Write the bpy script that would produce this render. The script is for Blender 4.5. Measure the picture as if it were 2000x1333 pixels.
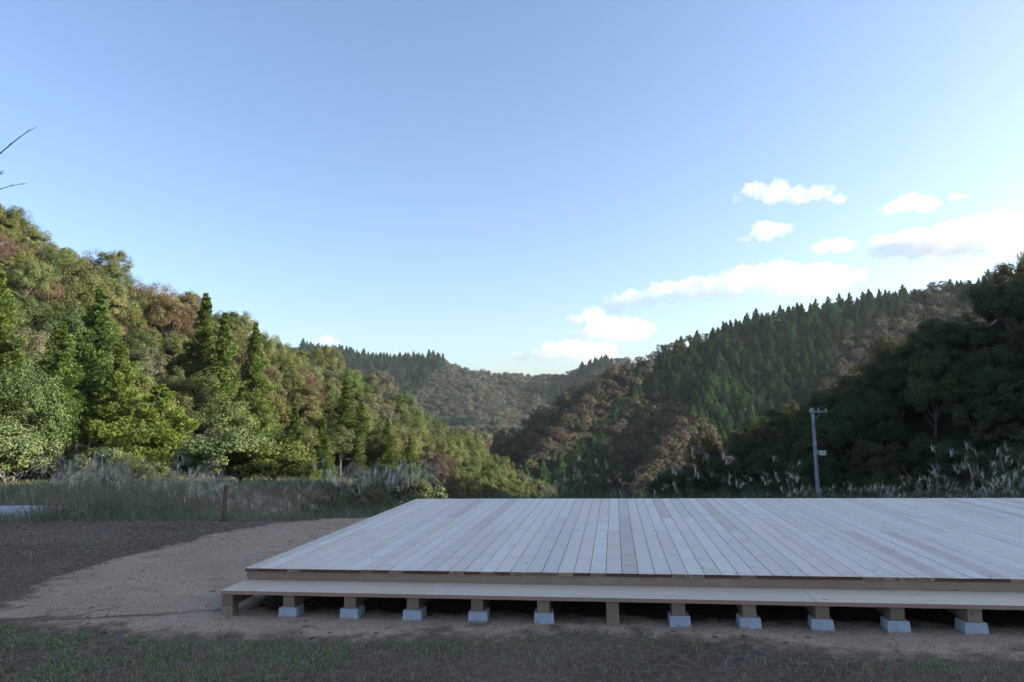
import bpy, math
import numpy as np

# ------------------------------------------------------------------ camera, sky, sun, exposure
sc = bpy.context.scene
for o in list(bpy.data.objects):
    bpy.data.objects.remove(o)
R = math.radians
EYE = np.array([3.596, -6.464, 1.734])           # eye 1.73 m above the yard, deck front edge on y = 0
YAW, PITCH, ROLL = 0.1435, 0.1148, -0.0176       # heading turned left of the deck boards, looking up a little
FPX = 1347.72                                    # focal length in pixels of a 2000 px wide frame
cy_, sy_ = math.cos(YAW), math.sin(YAW)
Fv = np.array([-sy_*math.cos(PITCH), cy_*math.cos(PITCH), math.sin(PITCH)])
R0 = np.array([cy_, sy_, 0.0]); U0 = np.cross(R0, Fv)
Rv = math.cos(ROLL)*R0 + math.sin(ROLL)*U0
Uv = -math.sin(ROLL)*R0 + math.cos(ROLL)*U0
cam = bpy.data.cameras.new('camera'); camo = bpy.data.objects.new('camera', cam)
sc.collection.objects.link(camo); sc.camera = camo
cam.sensor_width = 36.0; cam.lens = FPX/2000*36.0
cam.clip_start = 0.05; cam.clip_end = 20000
from mathutils import Matrix, Vector
camo.matrix_world = Matrix(((Rv[0], Uv[0], -Fv[0], EYE[0]), (Rv[1], Uv[1], -Fv[1], EYE[1]),
                            (Rv[2], Uv[2], -Fv[2], EYE[2]), (0, 0, 0, 1)))

SUN_AZ = 91.0        # degrees to the right of the heading
SUN_EL = 17.5
SUN_STRENGTH = 5.0
SKY_STRENGTH = 0.107
EXPOSURE = 1.62
HEAD = np.array([-sy_, cy_, 0.0]); RIGHT = np.array([cy_, sy_, 0.0])
sd = (math.cos(R(SUN_AZ))*HEAD + math.sin(R(SUN_AZ))*RIGHT)*math.cos(R(SUN_EL)) + np.array([0, 0, math.sin(R(SUN_EL))])
world = bpy.data.worlds.new('World'); sc.world = world; world.use_nodes = True
wn = world.node_tree; wn.nodes.clear()
sky = wn.nodes.new('ShaderNodeTexSky'); sky.sky_type = 'NISHITA'; sky.sun_disc = False
sky.sun_elevation = R(SUN_EL); sky.sun_rotation = math.atan2(sd[0], sd[1])
sky.altitude = 0; sky.air_density = 1.0; sky.dust_density = 2.0; sky.ozone_density = 2.6
bg = wn.nodes.new('ShaderNodeBackground'); bg.inputs['Strength'].default_value = SKY_STRENGTH
wo = wn.nodes.new('ShaderNodeOutputWorld')
tint = wn.nodes.new('ShaderNodeMix'); tint.data_type = 'RGBA'; tint.blend_type = 'MULTIPLY'; tint.inputs[0].default_value = 1.0
tint.inputs[7].default_value = (1.0, .97, .985, 1)          # the autumn sky is a touch less green than the model's
wn.links.new(sky.outputs[0], tint.inputs[6]); wn.links.new(tint.outputs[2], bg.inputs[0]); wn.links.new(bg.outputs[0], wo.inputs[0])
sun = bpy.data.lights.new('sun', 'SUN'); suno = bpy.data.objects.new('sun', sun)
sc.collection.objects.link(suno)
sun.energy = SUN_STRENGTH; sun.angle = R(0.53); sun.color = (1.0, 0.92, 0.78)
suno.rotation_euler = Vector(tuple(sd)).to_track_quat('Z', 'Y').to_euler()
suno.location = (40, 0, 60)
vs = sc.view_settings
vs.view_transform = 'Standard'; vs.look = 'None'; vs.gamma = 1.0; vs.exposure = EXPOSURE; vs.use_curve_mapping = False
sc.render.engine = 'CYCLES'
cyc = sc.cycles
cyc.max_bounces = 16; cyc.diffuse_bounces = 3; cyc.glossy_bounces = 2; cyc.transmission_bounces = 4
cyc.volume_bounces = 16; cyc.transparent_max_bounces = 8
cyc.use_denoising = True
try:
    cyc.denoiser = 'OPENIMAGEDENOISE'; cyc.denoising_input_passes = 'RGB_ALBEDO_NORMAL'
except Exception:
    pass
cyc.caustics_reflective = False; cyc.caustics_refractive = False

# ------------------------------------------------------------------ helpers
COL = sc.collection
RNG = np.random.default_rng(11)

def to_rd(x, y):
    """world x, y -> metres right of / ahead of the viewer"""
    dx = np.asarray(x) - EYE[0]; dy = np.asarray(y) - EYE[1]
    return dx*cy_ + dy*sy_, -dx*sy_ + dy*cy_

def to_xy(r, d):
    return EYE[0] + np.asarray(r)*cy_ - np.asarray(d)*sy_, EYE[1] + np.asarray(r)*sy_ + np.asarray(d)*cy_

def survey(u, v, d):
    """a landmark seen at photo pixel u, v and d metres ahead -> (right, ahead, z)"""
    k = Fv + Rv*(u-1000)/FPX + Uv*(666.5-v)/FPX
    kr, kd = k@RIGHT, k@HEAD
    t = d/kd
    return (kr*t, d, EYE[2] + k[2]*t)

def pixel(x, y, z):
    dv = np.stack([np.asarray(x)-EYE[0], np.asarray(y)-EYE[1], np.asarray(z)-EYE[2]], -1)
    zz = np.maximum(dv@Fv, 1e-3)
    return 1000 + FPX*(dv@Rv)/zz, 666.5 - FPX*(dv@Uv)/zz

def _hash(ix, iy, s):
    h = (ix.astype(np.int64)*374761393 + iy.astype(np.int64)*668265263 + s*1274126177) & 0x7fffffff
    h = ((h ^ (h >> 13))*1274126177) & 0x7fffffff
    return ((h ^ (h >> 16)) & 0xffff)/65535.0

def vnoise(x, y, s=0):
    x = np.asarray(x, float); y = np.asarray(y, float)
    ix = np.floor(x); iy = np.floor(y); fx = x-ix; fy = y-iy
    fx = fx*fx*(3-2*fx); fy = fy*fy*(3-2*fy)
    a = _hash(ix, iy, s); b = _hash(ix+1, iy, s); c = _hash(ix, iy+1, s); d = _hash(ix+1, iy+1, s)
    return (a*(1-fx)+b*fx)*(1-fy) + (c*(1-fx)+d*fx)*fy

def fbm(x, y, s=0, o=4):
    t = 0; a = .5
    for k in range(o):
        t = t + a*vnoise(x*2**k + 17.3*k, y*2**k - 9.1*k, s+k); a *= .5
    return t/(1-.5**o)

class Geo:
    def __init__(self):
        self.v = []; self.f = []; self.n = 0; self.c = []; self.m = []
    def add(self, v, f, c=1.0, m=0):
        v = np.asarray(v, np.float32).reshape(-1, 3); f = np.asarray(f, np.int32)
        self.v.append(v); self.f.append(f + self.n); self.n += len(v)
        c = np.asarray(c, np.float32)
        if c.ndim == 0: c = np.full((len(v), 3), float(c), np.float32)
        elif c.ndim == 1 and len(c) == 3 and len(v) != 3: c = np.tile(c, (len(v), 1))
        elif c.ndim == 1: c = np.repeat(c[:, None], 3, 1)
        self.c.append(c); self.m.append(np.full(len(f), m, np.int32))
        return self
    def box(self, x0, x1, y0, y1, z0, z1, bev=0.0, m=0, c=1.0):
        b = bev
        if b <= 0:
            v = [(x, y, z) for z in (z0, z1) for y in (y0, y1) for x in (x0, x1)]
            return self.add(v, [(0,2,3,1),(4,5,7,6),(0,1,5,4),(2,6,7,3),(0,4,6,2),(1,3,7,5)], c, m)
        v = []
        for z, i in ((z0, 0), (z1-b, 0), (z1, b)):
            v += [(x0+i, y0+i, z), (x1-i, y0+i, z), (x1-i, y1-i, z), (x0+i, y1-i, z)]
        f = [(0,3,2,1)]
        for k in (0, 4):
            for j in range(4):
                a, bb = k+j, k+(j+1) % 4
                f.append((a, bb, bb+4, a+4))
        f.append((8,9,10,11))
        return self.add(v, f, c, m)
    def tube(self, pts, rad, n=5, c=1.0, m=0, cap=True):
        pts = np.asarray(pts, float); k = len(pts); rad = np.broadcast_to(np.asarray(rad, float), (k,))
        t = np.gradient(pts, axis=0); t /= np.linalg.norm(t, axis=1)[:, None] + 1e-9
        ref = np.array([0, 0, 1.0]) if abs(t[:, 2]).mean() < .8 else np.array([1.0, 0, 0])
        a = np.cross(t, ref); a /= np.linalg.norm(a, axis=1)[:, None] + 1e-9; b = np.cross(t, a)
        th = np.arange(n)*2*np.pi/n
        ring = pts[:, None] + rad[:, None, None]*(a[:, None]*np.cos(th)[None, :, None] + b[:, None]*np.sin(th)[None, :, None])
        f = []
        for i in range(k-1):
            for j in range(n):
                p, q = i*n+j, i*n+(j+1) % n
                f.append((p, q, q+n, p+n))
        self.add(ring.reshape(-1, 3), f, c, m)
        if cap:
            base = self.n - k*n
            ff = [tuple(range(n)), tuple(range(k*n-1, k*n-n-1, -1))]
            if n == 4:
                self.f.append(np.array(ff, np.int32) + base); self.m.append(np.full(2, m, np.int32))
            else:
                for r0 in (0, (k-1)*n):
                    self.f.append(np.array([(r0, r0+j, r0+j+1) for j in range(1, n-1)], np.int32) + base)
                    self.m.append(np.full(n-2, m, np.int32))
        return self
    def mesh(self, name, mats, smooth=False):
        v = np.concatenate(self.v) if self.v else np.zeros((0, 3), np.float32)
        me = bpy.data.meshes.new(name)
        me.vertices.add(len(v)); me.vertices.foreach_set('co', v.ravel())
        lt = np.concatenate([np.full(len(f), f.shape[1], np.int32) for f in self.f])
        li = np.concatenate([f.ravel() for f in self.f]).astype(np.int32)
        me.loops.add(len(li)); me.loops.foreach_set('vertex_index', li)
        me.polygons.add(len(lt))
        me.polygons.foreach_set('loop_start', np.concatenate([[0], np.cumsum(lt)[:-1]]).astype(np.int32))
        me.polygons.foreach_set('loop_total', lt)
        for mt in (mats if isinstance(mats, (list, tuple)) else [mats]): me.materials.append(mt)
        me.polygons.foreach_set('material_index', np.concatenate(self.m))
        me.polygons.foreach_set('use_smooth', np.full(len(lt), bool(smooth)))
        ca = me.attributes.new('tint', 'FLOAT_COLOR', 'POINT')
        cc = np.concatenate(self.c); cc = np.concatenate([cc, np.ones((len(cc), 1), np.float32)], 1)
        ca.data.foreach_set('color', cc.ravel())
        me.update(calc_edges=True)
        return me

def obj(name, me, parent=None, loc=None, rz=0, scale=None, color=None, **props):
    o = bpy.data.objects.new(name, me); COL.objects.link(o)
    if parent is not None: o.parent = parent
    if loc is not None: o.location = tuple(float(q) for q in loc)
    if rz: o.rotation_euler = (0, 0, rz)
    if scale is not None: o.scale = tuple(scale) if hasattr(scale, '__len__') else (scale,)*3
    if color is not None: o.color = (float(color[0]), float(color[1]), float(color[2]), 1)
    for k, val in props.items(): o[k] = val
    return o

def empty(name, loc, label, cat, group=None, rz=0, scale=None):
    o = obj(name, None, None, loc, rz, scale, label=label, category=cat)
    o.empty_display_size = .3
    if group: o['group'] = group
    return o

class NT:
    def __init__(self, name):
        self.m = bpy.data.materials.new(name); self.m.use_nodes = True
        self.t = self.m.node_tree; self.t.nodes.clear()
        self.out = self.t.nodes.new('ShaderNodeOutputMaterial')
    def n(self, typ, **kw):
        nd = self.t.nodes.new(typ)
        for k, val in kw.items():
            if k.startswith('i_'):
                key = k[2:]; key = int(key) if key.isdigit() else key
                nd.inputs[key].default_value = val
            else: setattr(nd, k, val)
        return nd
    def l(self, a, b): self.t.links.new(a, b)
    def noise(self, vec, scale, detail=4, rough=.6):
        nd = self.n('ShaderNodeTexNoise'); nd.inputs['Scale'].default_value = scale
        nd.inputs['Detail'].default_value = detail; nd.inputs['Roughness'].default_value = rough
        if vec is not None: self.l(vec, nd.inputs['Vector'])
        return nd.outputs[0]
    def ramp(self, fac, stops):
        nd = self.n('ShaderNodeValToRGB'); el = nd.color_ramp.elements
        while len(el) < len(stops): el.new(.5)
        for e, (p, c) in zip(el, stops):
            e.position = p; e.color = (c, c, c, 1) if isinstance(c, (int, float)) else (*c, 1)
        self.l(fac, nd.inputs[0]); return nd.outputs[0]
    def mix(self, fac, a, b, mode='MIX'):
        nd = self.n('ShaderNodeMix', data_type='RGBA', blend_type=mode)
        for s, val in ((nd.inputs[0], fac), (nd.inputs[6], a), (nd.inputs[7], b)):
            if isinstance(val, (int, float)): s.default_value = val
            elif isinstance(val, tuple): s.default_value = (*val, 1)
            else: self.l(val, s)
        return nd.outputs[2]
    def math(self, op, a, b=None):
        nd = self.n('ShaderNodeMath', operation=op)
        for s, val in ((nd.inputs[0], a), (nd.inputs[1], b)):
            if val is None: continue
            if isinstance(val, (int, float)): s.default_value = val
            else: self.l(val, s)
        return nd.outputs[0]
    def mapped(self, vec, scale):
        nd = self.n('ShaderNodeMapping'); nd.inputs['Scale'].default_value = scale
        self.l(vec, nd.inputs['Vector']); return nd.outputs[0]
    def bump(self, h, strength, dist=.01):
        nd = self.n('ShaderNodeBump'); nd.inputs['Strength'].default_value = strength
        nd.inputs['Distance'].default_value = dist; self.l(h, nd.inputs['Height']); return nd.outputs[0]
    def bsdf(self, col, rough=.8, normal=None, spec=.3, metal=0):
        p = self.n('ShaderNodeBsdfPrincipled')
        if isinstance(col, tuple): p.inputs['Base Color'].default_value = (*col, 1)
        else: self.l(col, p.inputs['Base Color'])
        if isinstance(rough, (int, float)): p.inputs['Roughness'].default_value = rough
        else: self.l(rough, p.inputs['Roughness'])
        p.inputs['Specular IOR Level'].default_value = spec; p.inputs['Metallic'].default_value = metal
        if normal is not None: self.l(normal, p.inputs['Normal'])
        self.l(p.outputs[0], self.out.inputs[0]); return p

# ------------------------------------------------------------------ materials
def leaf_material(name, trans=.2, rough=.55, spec=.25):
    t = NT(name)
    at = t.n('ShaderNodeAttribute', attribute_name='tint'); oi = t.n('ShaderNodeObjectInfo')
    col = t.mix(1.0, at.outputs['Color'], oi.outputs['Color'], 'MULTIPLY')
    p = t.bsdf(col, rough, spec=spec)
    tr = t.n('ShaderNodeBsdfTranslucent'); t.l(col, tr.inputs[0])
    ms = t.n('ShaderNodeMixShader'); ms.inputs[0].default_value = trans
    t.l(p.outputs[0], ms.inputs[1]); t.l(tr.outputs[0], ms.inputs[2]); t.l(ms.outputs[0], t.out.inputs[0])
    return t.m

def instanced_leaf_material():
    t = NT('foliage_mass')
    at = t.n('ShaderNodeAttribute', attribute_name='tint'); ai = t.n('ShaderNodeAttribute', attribute_name='col'); ai.attribute_type = 'INSTANCER'
    col = t.mix(1.0, at.outputs['Color'], ai.outputs['Color'], 'MULTIPLY')
    p = t.bsdf(col, .6, spec=.2); tr = t.n('ShaderNodeBsdfTranslucent'); t.l(col, tr.inputs[0])
    ms = t.n('ShaderNodeMixShader'); ms.inputs[0].default_value = .15
    t.l(p.outputs[0], ms.inputs[1]); t.l(tr.outputs[0], ms.inputs[2]); t.l(ms.outputs[0], t.out.inputs[0])
    return t.m
M_mass = instanced_leaf_material()
M_leaf = leaf_material('foliage')
M_grass = leaf_material('grass_blade', .25, .5, .3)
M_plume = leaf_material('grass_plume', .35, .8, .1)

def bark_material(name, a, b):
    t = NT(name); tc = t.n('ShaderNodeTexCoord')
    n = t.noise(t.mapped(tc.outputs['Object'], (6, 6, 1.2)), 2.0, 5)
    t.bsdf(t.mix(n, a, b), .9, t.bump(n, .6, .03), .1)
    return t.m
M_bark = bark_material('bark_grey_brown', (.085, .070, .055), (.19, .165, .13))
M_bark_red = bark_material('bark_red_brown', (.07, .045, .03), (.16, .10, .07))

def soil_material():
    t = NT('ground_soil'); g = t.n('ShaderNodeNewGeometry').outputs['Position']
    n1 = t.noise(g, .45, 5, .6); n2 = t.noise(g, 14, 6, .7); n3 = t.noise(g, 90, 3, .7)
    c = t.mix(t.ramp(n1, [(.35, 0.), (.65, 1.)]), (.105, .076, .056), (.19, .142, .105))
    c = t.mix(t.ramp(n2, [(.45, 0.), (.75, 1.)]), c, (.30, .235, .17))
    vo = t.n('ShaderNodeTexVoronoi'); vo.inputs['Scale'].default_value = 38; t.l(g, vo.inputs['Vector'])
    chip = t.ramp(vo.outputs['Distance'], [(.10, 1.), (.18, 0.)])
    chip = t.math('MULTIPLY', chip, t.ramp(t.noise(g, 6, 2), [(.5, 0.), (.62, 1.)]))
    c = t.mix(chip, c, (.30, .24, .17))
    c = t.mix(t.ramp(n3, [(.3, .55), (.6, 0.)]), c, (.018, .015, .013))
    ln = t.n('ShaderNodeVectorMath', operation='LENGTH'); t.l(g, ln.inputs[0])
    wood = t.n('ShaderNodeMapRange'); wood.inputs[1].default_value = 26; wood.inputs[2].default_value = 40; t.l(ln.outputs['Value'], wood.inputs[0])
    c = t.mix(wood.outputs[0], c, t.mix(n1, (.014, .018, .009), (.030, .031, .015)))
    h = t.math('ADD', n2, t.math('MULTIPLY', n3, .4))
    t.bsdf(c, .95, t.bump(h, .9, .03), .1)
    return t.m

def gravel_material():
    t = NT('granite_gravel'); g = t.n('ShaderNodeNewGeometry').outputs['Position']
    vo = t.n('ShaderNodeTexVoronoi'); vo.inputs['Scale'].default_value = 95; t.l(g, vo.inputs['Vector'])
    vo2 = t.n('ShaderNodeTexVoronoi'); vo2.inputs['Scale'].default_value = 48; t.l(g, vo2.inputs['Vector'])
    n1 = t.noise(g, .9, 4, .55); n2 = t.noise(g, 7, 4, .6)
    c = t.mix(t.ramp(n1, [(.3, 0.), (.7, 1.)]), (.40, .285, .195), (.50, .37, .26))
    sep = t.n('ShaderNodeSeparateColor'); t.l(vo.outputs['Color'], sep.inputs[0])
    c = t.mix(t.ramp(sep.outputs[0], [(.0, .75), (.35, 0.)]), c, (.16, .11, .08))
    c = t.mix(t.ramp(sep.outputs[1], [(.75, 0.), (1., .8)]), c, (.56, .45, .35))
    c = t.mix(t.ramp(n2, [(.56, 0.), (.72, .55)]), c, (.15, .088, .058))
    at = t.n('ShaderNodeAttribute', attribute_name='tint'); sp = t.n('ShaderNodeSeparateColor'); t.l(at.outputs['Color'], sp.inputs[0])
    e = t.math('ADD', sp.outputs[0], t.math('MULTIPLY', t.math('SUBTRACT', t.noise(g, 5, 6, .75), .5), .9))
    c = t.mix(t.ramp(e, [(0.0, .85), (.24, 0.)]), c, t.mix(t.noise(g, 40, 4, .7), (.055, .043, .034), (.17, .125, .09)))
    dk = t.noise(t.mapped(g, (1, 2.2, 1)), 1.7, 5, .65)
    c = t.mix(t.ramp(dk, [(.52, 0.), (.68, .3)]), c, (.15, .112, .085))
    h = t.math('ADD', t.math('MULTIPLY', vo.outputs['Distance'], .8), vo2.outputs['Distance'])
    h = t.math('ADD', h, t.math('MULTIPLY', n2, 1.5))
    t.bsdf(c, .92, t.bump(h, .8, .012), .15)
    return t.m

def board_material(name, base_a, base_b, across=(9, 1.1, 9), ends=True, along='y', front=None):
    t = NT(name); tc = t.n('ShaderNodeTexCoord'); oi = t.n('ShaderNodeObjectInfo')
    off = t.n('ShaderNodeVectorMath', operation='ADD')
    cmb = t.n('ShaderNodeCombineXYZ'); r100 = t.math('MULTIPLY', oi.outputs['Random'], 97.0)
    t.l(r100, cmb.inputs[0]); t.l(r100, cmb.inputs[1]); t.l(r100, cmb.inputs[2])
    t.l(tc.outputs['Object'], off.inputs[0]); t.l(cmb.outputs[0], off.inputs[1])
    v = off.outputs[0]
    sc1 = (30, 1.0, 30) if along == 'y' else (1.0, 30, 30)
    sc2 = (5, .9, 5) if along == 'y' else (.9, 5, 5)
    grain = t.noise(t.mapped(v, sc1), 3.0, 4, .6)
    w = t.n('ShaderNodeTexWave', wave_type='RINGS', rings_direction='Z'); w.inputs['Scale'].default_value = 7
    w.inputs['Distortion'].default_value = 6; w.inputs['Detail'].default_value = 2; w.inputs['Detail Scale'].default_value = .6
    t.l(t.mapped(v, sc2), w.inputs['Vector'])
    blot = t.noise(t.mapped(v, (2.5, 2.5, 2.5)), 1.6, 3)
    c = t.mix(grain, base_a, base_b)
    c = t.mix(t.math('MULTIPLY', w.outputs['Fac'], .26), c, (.36, .29, .23))
    c = t.mix(t.ramp(blot, [(.52, 0.), (.75, .35)]), c, (.40, .33, .28))
    vo = t.n('ShaderNodeTexVoronoi'); vo.inputs['Scale'].default_value = 3.2
    t.l(t.mapped(v, (1.5, .55, 1.5) if along == 'y' else (.55, 1.5, 1.5)), vo.inputs['Vector'])
    knot = t.ramp(vo.outputs['Distance'], [(.035, .8), (.075, 0.)])
    c = t.mix(knot, c, (.14, .075, .045))
    c = t.mix(1.0, c, oi.outputs['Color'], 'MULTIPLY')
    rgh = .62
    if ends:
        geo = t.n('ShaderNodeNewGeometry'); sx = t.n('ShaderNodeSeparateXYZ')
        t.l(tc.outputs['Normal'], sx.inputs[0])
        end = t.ramp(t.math('ABSOLUTE', sx.outputs[1 if along == 'y' else 0]), [(.8, 0.), (.9, 1.)])
        sp = t.n('ShaderNodeSeparateXYZ'); t.l(v, sp.inputs[0])
        heart = t.ramp(t.noise(t.mapped(v, (9, 9, 26)), 1.0, 1), [(.40, 0.), (.55, 1.)])
        rnd = t.ramp(oi.outputs['Random'], [(.42, 0.), (.5, 1.)])
        side = t.ramp(t.math('ABSOLUTE', sx.outputs[0 if along == 'y' else 1]), [(.8, 0.), (.9, 1.)])
        c = t.mix(side, c, (.20, .085, .065))
        if along == 'y':
            so = t.n('ShaderNodeSeparateXYZ'); t.l(tc.outputs['Object'], so.inputs[0])
            qx = t.math('SUBTRACT', t.math('ABSOLUTE', t.math('SUBTRACT', so.outputs[0], .0708)), .042)
            qy = t.math('MULTIPLY', t.math('SUBTRACT', t.math('FRACT', t.math('DIVIDE', so.outputs[1], .575)), .12), .575)
            dd = t.math('SQRT', t.math('ADD', t.math('MULTIPLY', qx, qx), t.math('MULTIPLY', qy, qy)))
            c = t.mix(t.ramp(dd, [(.0045, .85), (.0075, 0.)]), c, (.05, .045, .045))
        ec = t.mix(t.math('MAXIMUM', rnd, t.math('MULTIPLY', heart, .6)), (.36, .25, .17), (.115, .045, .032))
        c = t.mix(end, c, ec)
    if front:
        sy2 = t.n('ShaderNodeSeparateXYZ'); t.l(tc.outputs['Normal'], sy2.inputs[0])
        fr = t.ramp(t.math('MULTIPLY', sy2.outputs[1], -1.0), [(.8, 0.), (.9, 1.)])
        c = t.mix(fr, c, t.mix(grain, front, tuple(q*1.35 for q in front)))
    t.bsdf(c, rgh, t.bump(grain, .25, .002), .3)
    return t.m

def concrete_material(name, col=(.50, .51, .53), splash=False):
    t = NT(name); tc = t.n('ShaderNodeTexCoord')
    n = t.noise(tc.outputs['Object'], 9, 6, .65); n2 = t.noise(tc.outputs['Object'], 140, 3, .7)
    c = t.mix(t.ramp(n, [(.3, 0.), (.7, 1.)]), tuple(q*.82 for q in col), tuple(min(1, q*1.12) for q in col))
    c = t.mix(t.ramp(n2, [(.25, .6), (.42, 0.)]), c, tuple(q*.5 for q in col))
    if splash:
        sz = t.n('ShaderNodeSeparateXYZ'); t.l(tc.outputs['Object'], sz.inputs[0]); oi = t.n('ShaderNodeObjectInfo')
        vv = t.n('ShaderNodeVectorMath', operation='ADD'); t.l(tc.outputs['Object'], vv.inputs[0]); t.l(oi.outputs['Location'], vv.inputs[1])
        q = t.math('ADD', t.math('MULTIPLY', sz.outputs[2], 9.0), t.math('MULTIPLY', t.math('SUBTRACT', t.noise(vv.outputs[0], 22, 5, .7), .5), 1.3))
        c = t.mix(t.ramp(q, [(.0, .75), (.30, 0.)]), c, (.20, .15, .11))
        c = t.mix(t.ramp(t.noise(vv.outputs[0], 12, 3), [(.55, 0.), (.75, .35)]), c, (.30, .32, .36))
    t.bsdf(c, .9, t.bump(n2, .5, .004), .2)
    return t.m

def plain(name, col, rough=.5, metal=0, noise=.15):
    t = NT(name); tc = t.n('ShaderNodeTexCoord')
    n = t.noise(tc.outputs['Object'], 8, 4)
    t.bsdf(t.mix(n, tuple(q*(1-noise) for q in col), tuple(q*(1+noise) for q in col)), rough, None, .3, metal)
    return t.m

M_soil = soil_material(); M_gravel = gravel_material()
M_board = board_material('deck_board_wood', (.72, .645, .53), (.84, .76, .63))
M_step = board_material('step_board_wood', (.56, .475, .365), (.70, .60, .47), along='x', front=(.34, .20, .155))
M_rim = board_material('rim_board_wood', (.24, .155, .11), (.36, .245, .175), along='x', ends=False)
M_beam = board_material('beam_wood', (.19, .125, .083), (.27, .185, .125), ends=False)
M_block = concrete_material('pier_block_concrete', (.42, .45, .51), True)
M_pole = concrete_material('pole_concrete', (.27, .29, .33))
M_metal = plain('galvanised_steel', (.38, .40, .43), .5, .6)
M_box = plain('box_cream_paint', (.55, .55, .52), .5)
M_ceram = plain('insulator_ceramic', (.75, .75, .75), .2)
M_dark = plain('dark_rubber', (.02, .02, .022), .5)
M_stake = bark_material('stake_wood', (.11, .075, .05), (.2, .14, .095))
M_twig = bark_material('twig_bark', (.055, .045, .055), (.10, .08, .09))
M_straw = leaf_material('dry_straw', .15, .8, .1)
M_chip = leaf_material('litter', .0, .9, .1)
M_road = concrete_material('road_surface', (.34, .36, .39))

# ------------------------------------------------------------------ the lie of the land
def poly_hill(r, d, pts, slope):
    """ridge polyline (right, ahead, height) with ground falling off both sides"""
    best = np.full(np.shape(r), -1e4)
    for (a, b) in zip(pts[:-1], pts[1:]):
        ax, ay, az = a; bx, by, bz = b
        vx, vy = bx-ax, by-ay; L2 = vx*vx+vy*vy
        t = np.clip(((r-ax)*vx + (d-ay)*vy)/L2, 0, 1)
        dist = np.hypot(r-ax-t*vx, d-ay-t*vy)
        best = np.maximum(best, az + t*(bz-az) - slope*dist)
    return best

def low(pts, k):
    return [(a, b, c-k) for a, b, c in pts]

LEFT_RIDGE = low([survey(-500, 60, 92), survey(-150, 285, 98), survey(0, 385, 104), survey(130, 450, 108), survey(240, 490, 112),
                  survey(385, 560, 118), survey(600, 658, 132), survey(700, 712, 140), survey(800, 782, 148), survey(900, 838, 156),
                  survey(975, 885, 160), survey(1012, 925, 162), survey(1035, 985, 162), survey(1060, 1120, 158)], 6.5)
RIGHT_RIDGE = low([(104, -60, 56), (94, -10, 51), (88, 26, 42.5), (84, 38, 22.5), (80, 58, 17), (77, 78, 20), survey(1990, 515, 97), survey(1900, 605, 106), survey(1780, 672, 116),
                   survey(1640, 758, 126), survey(1520, 808, 136), survey(1420, 858, 142), survey(1345, 915, 146), survey(1310, 985, 148), survey(1290, 1100, 148)], 5.5)
MID_RIDGE = low([survey(860, 900, 345), survey(920, 842, 350), survey(1100, 742, 365), survey(1190, 698, 375), survey(1330, 628, 395), survey(1430, 598, 405),
                 survey(1600, 560, 420), survey(1770, 532, 432), survey(1960, 502, 430), survey(2300, 500, 400), survey(2600, 520, 380)], 11)
SPUR_A = low([survey(1425, 612, 404), survey(1400, 680, 372), survey(1350, 770, 335), survey(1290, 860, 300), survey(1230, 960, 268)], 10)
SPUR_B = low([survey(1775, 560, 430), survey(1720, 640, 395), survey(1620, 715, 360), survey(1540, 800, 330), survey(1480, 900, 300)], 10)
SPUR_C = low([survey(1190, 700, 374), survey(1130, 770, 345), survey(1040, 860, 312), survey(1000, 960, 285)], 10)
FAR_RIDGE = low([survey(300, 600, 1000), survey(560, 655, 1010), survey(640, 674, 1020), survey(760, 688, 1030), survey(848, 690, 1035), survey(920, 712, 1050), survey(990, 720, 1070),
                 survey(1060, 719, 1080), survey(1140, 706, 1090), survey(1200, 690, 1090), survey(1500, 640, 1080), survey(2000, 600, 1050)], 12)
FAR_SPUR_A = low([survey(848, 691, 1034), survey(825, 735, 950), survey(775, 800, 850), survey(720, 900, 740)], 11)
FAR_SPUR_B = low([survey(1000, 722, 1070), survey(1000, 775, 980), survey(960, 850, 860)], 11)
FAR_SPUR_C = low([survey(1060, 720, 1078), survey(1050, 765, 990), survey(1010, 850, 880)], 11)

def smax(a, b, k):
    h = np.clip(.5 + .5*(a-b)/k, 0, 1)
    return b*(1-h) + a*h + k*h*(1-h)

def sstep(x, a, b):
    t = np.clip((x-a)/(b-a), 0, 1); return t*t*(3-2*t)

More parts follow.
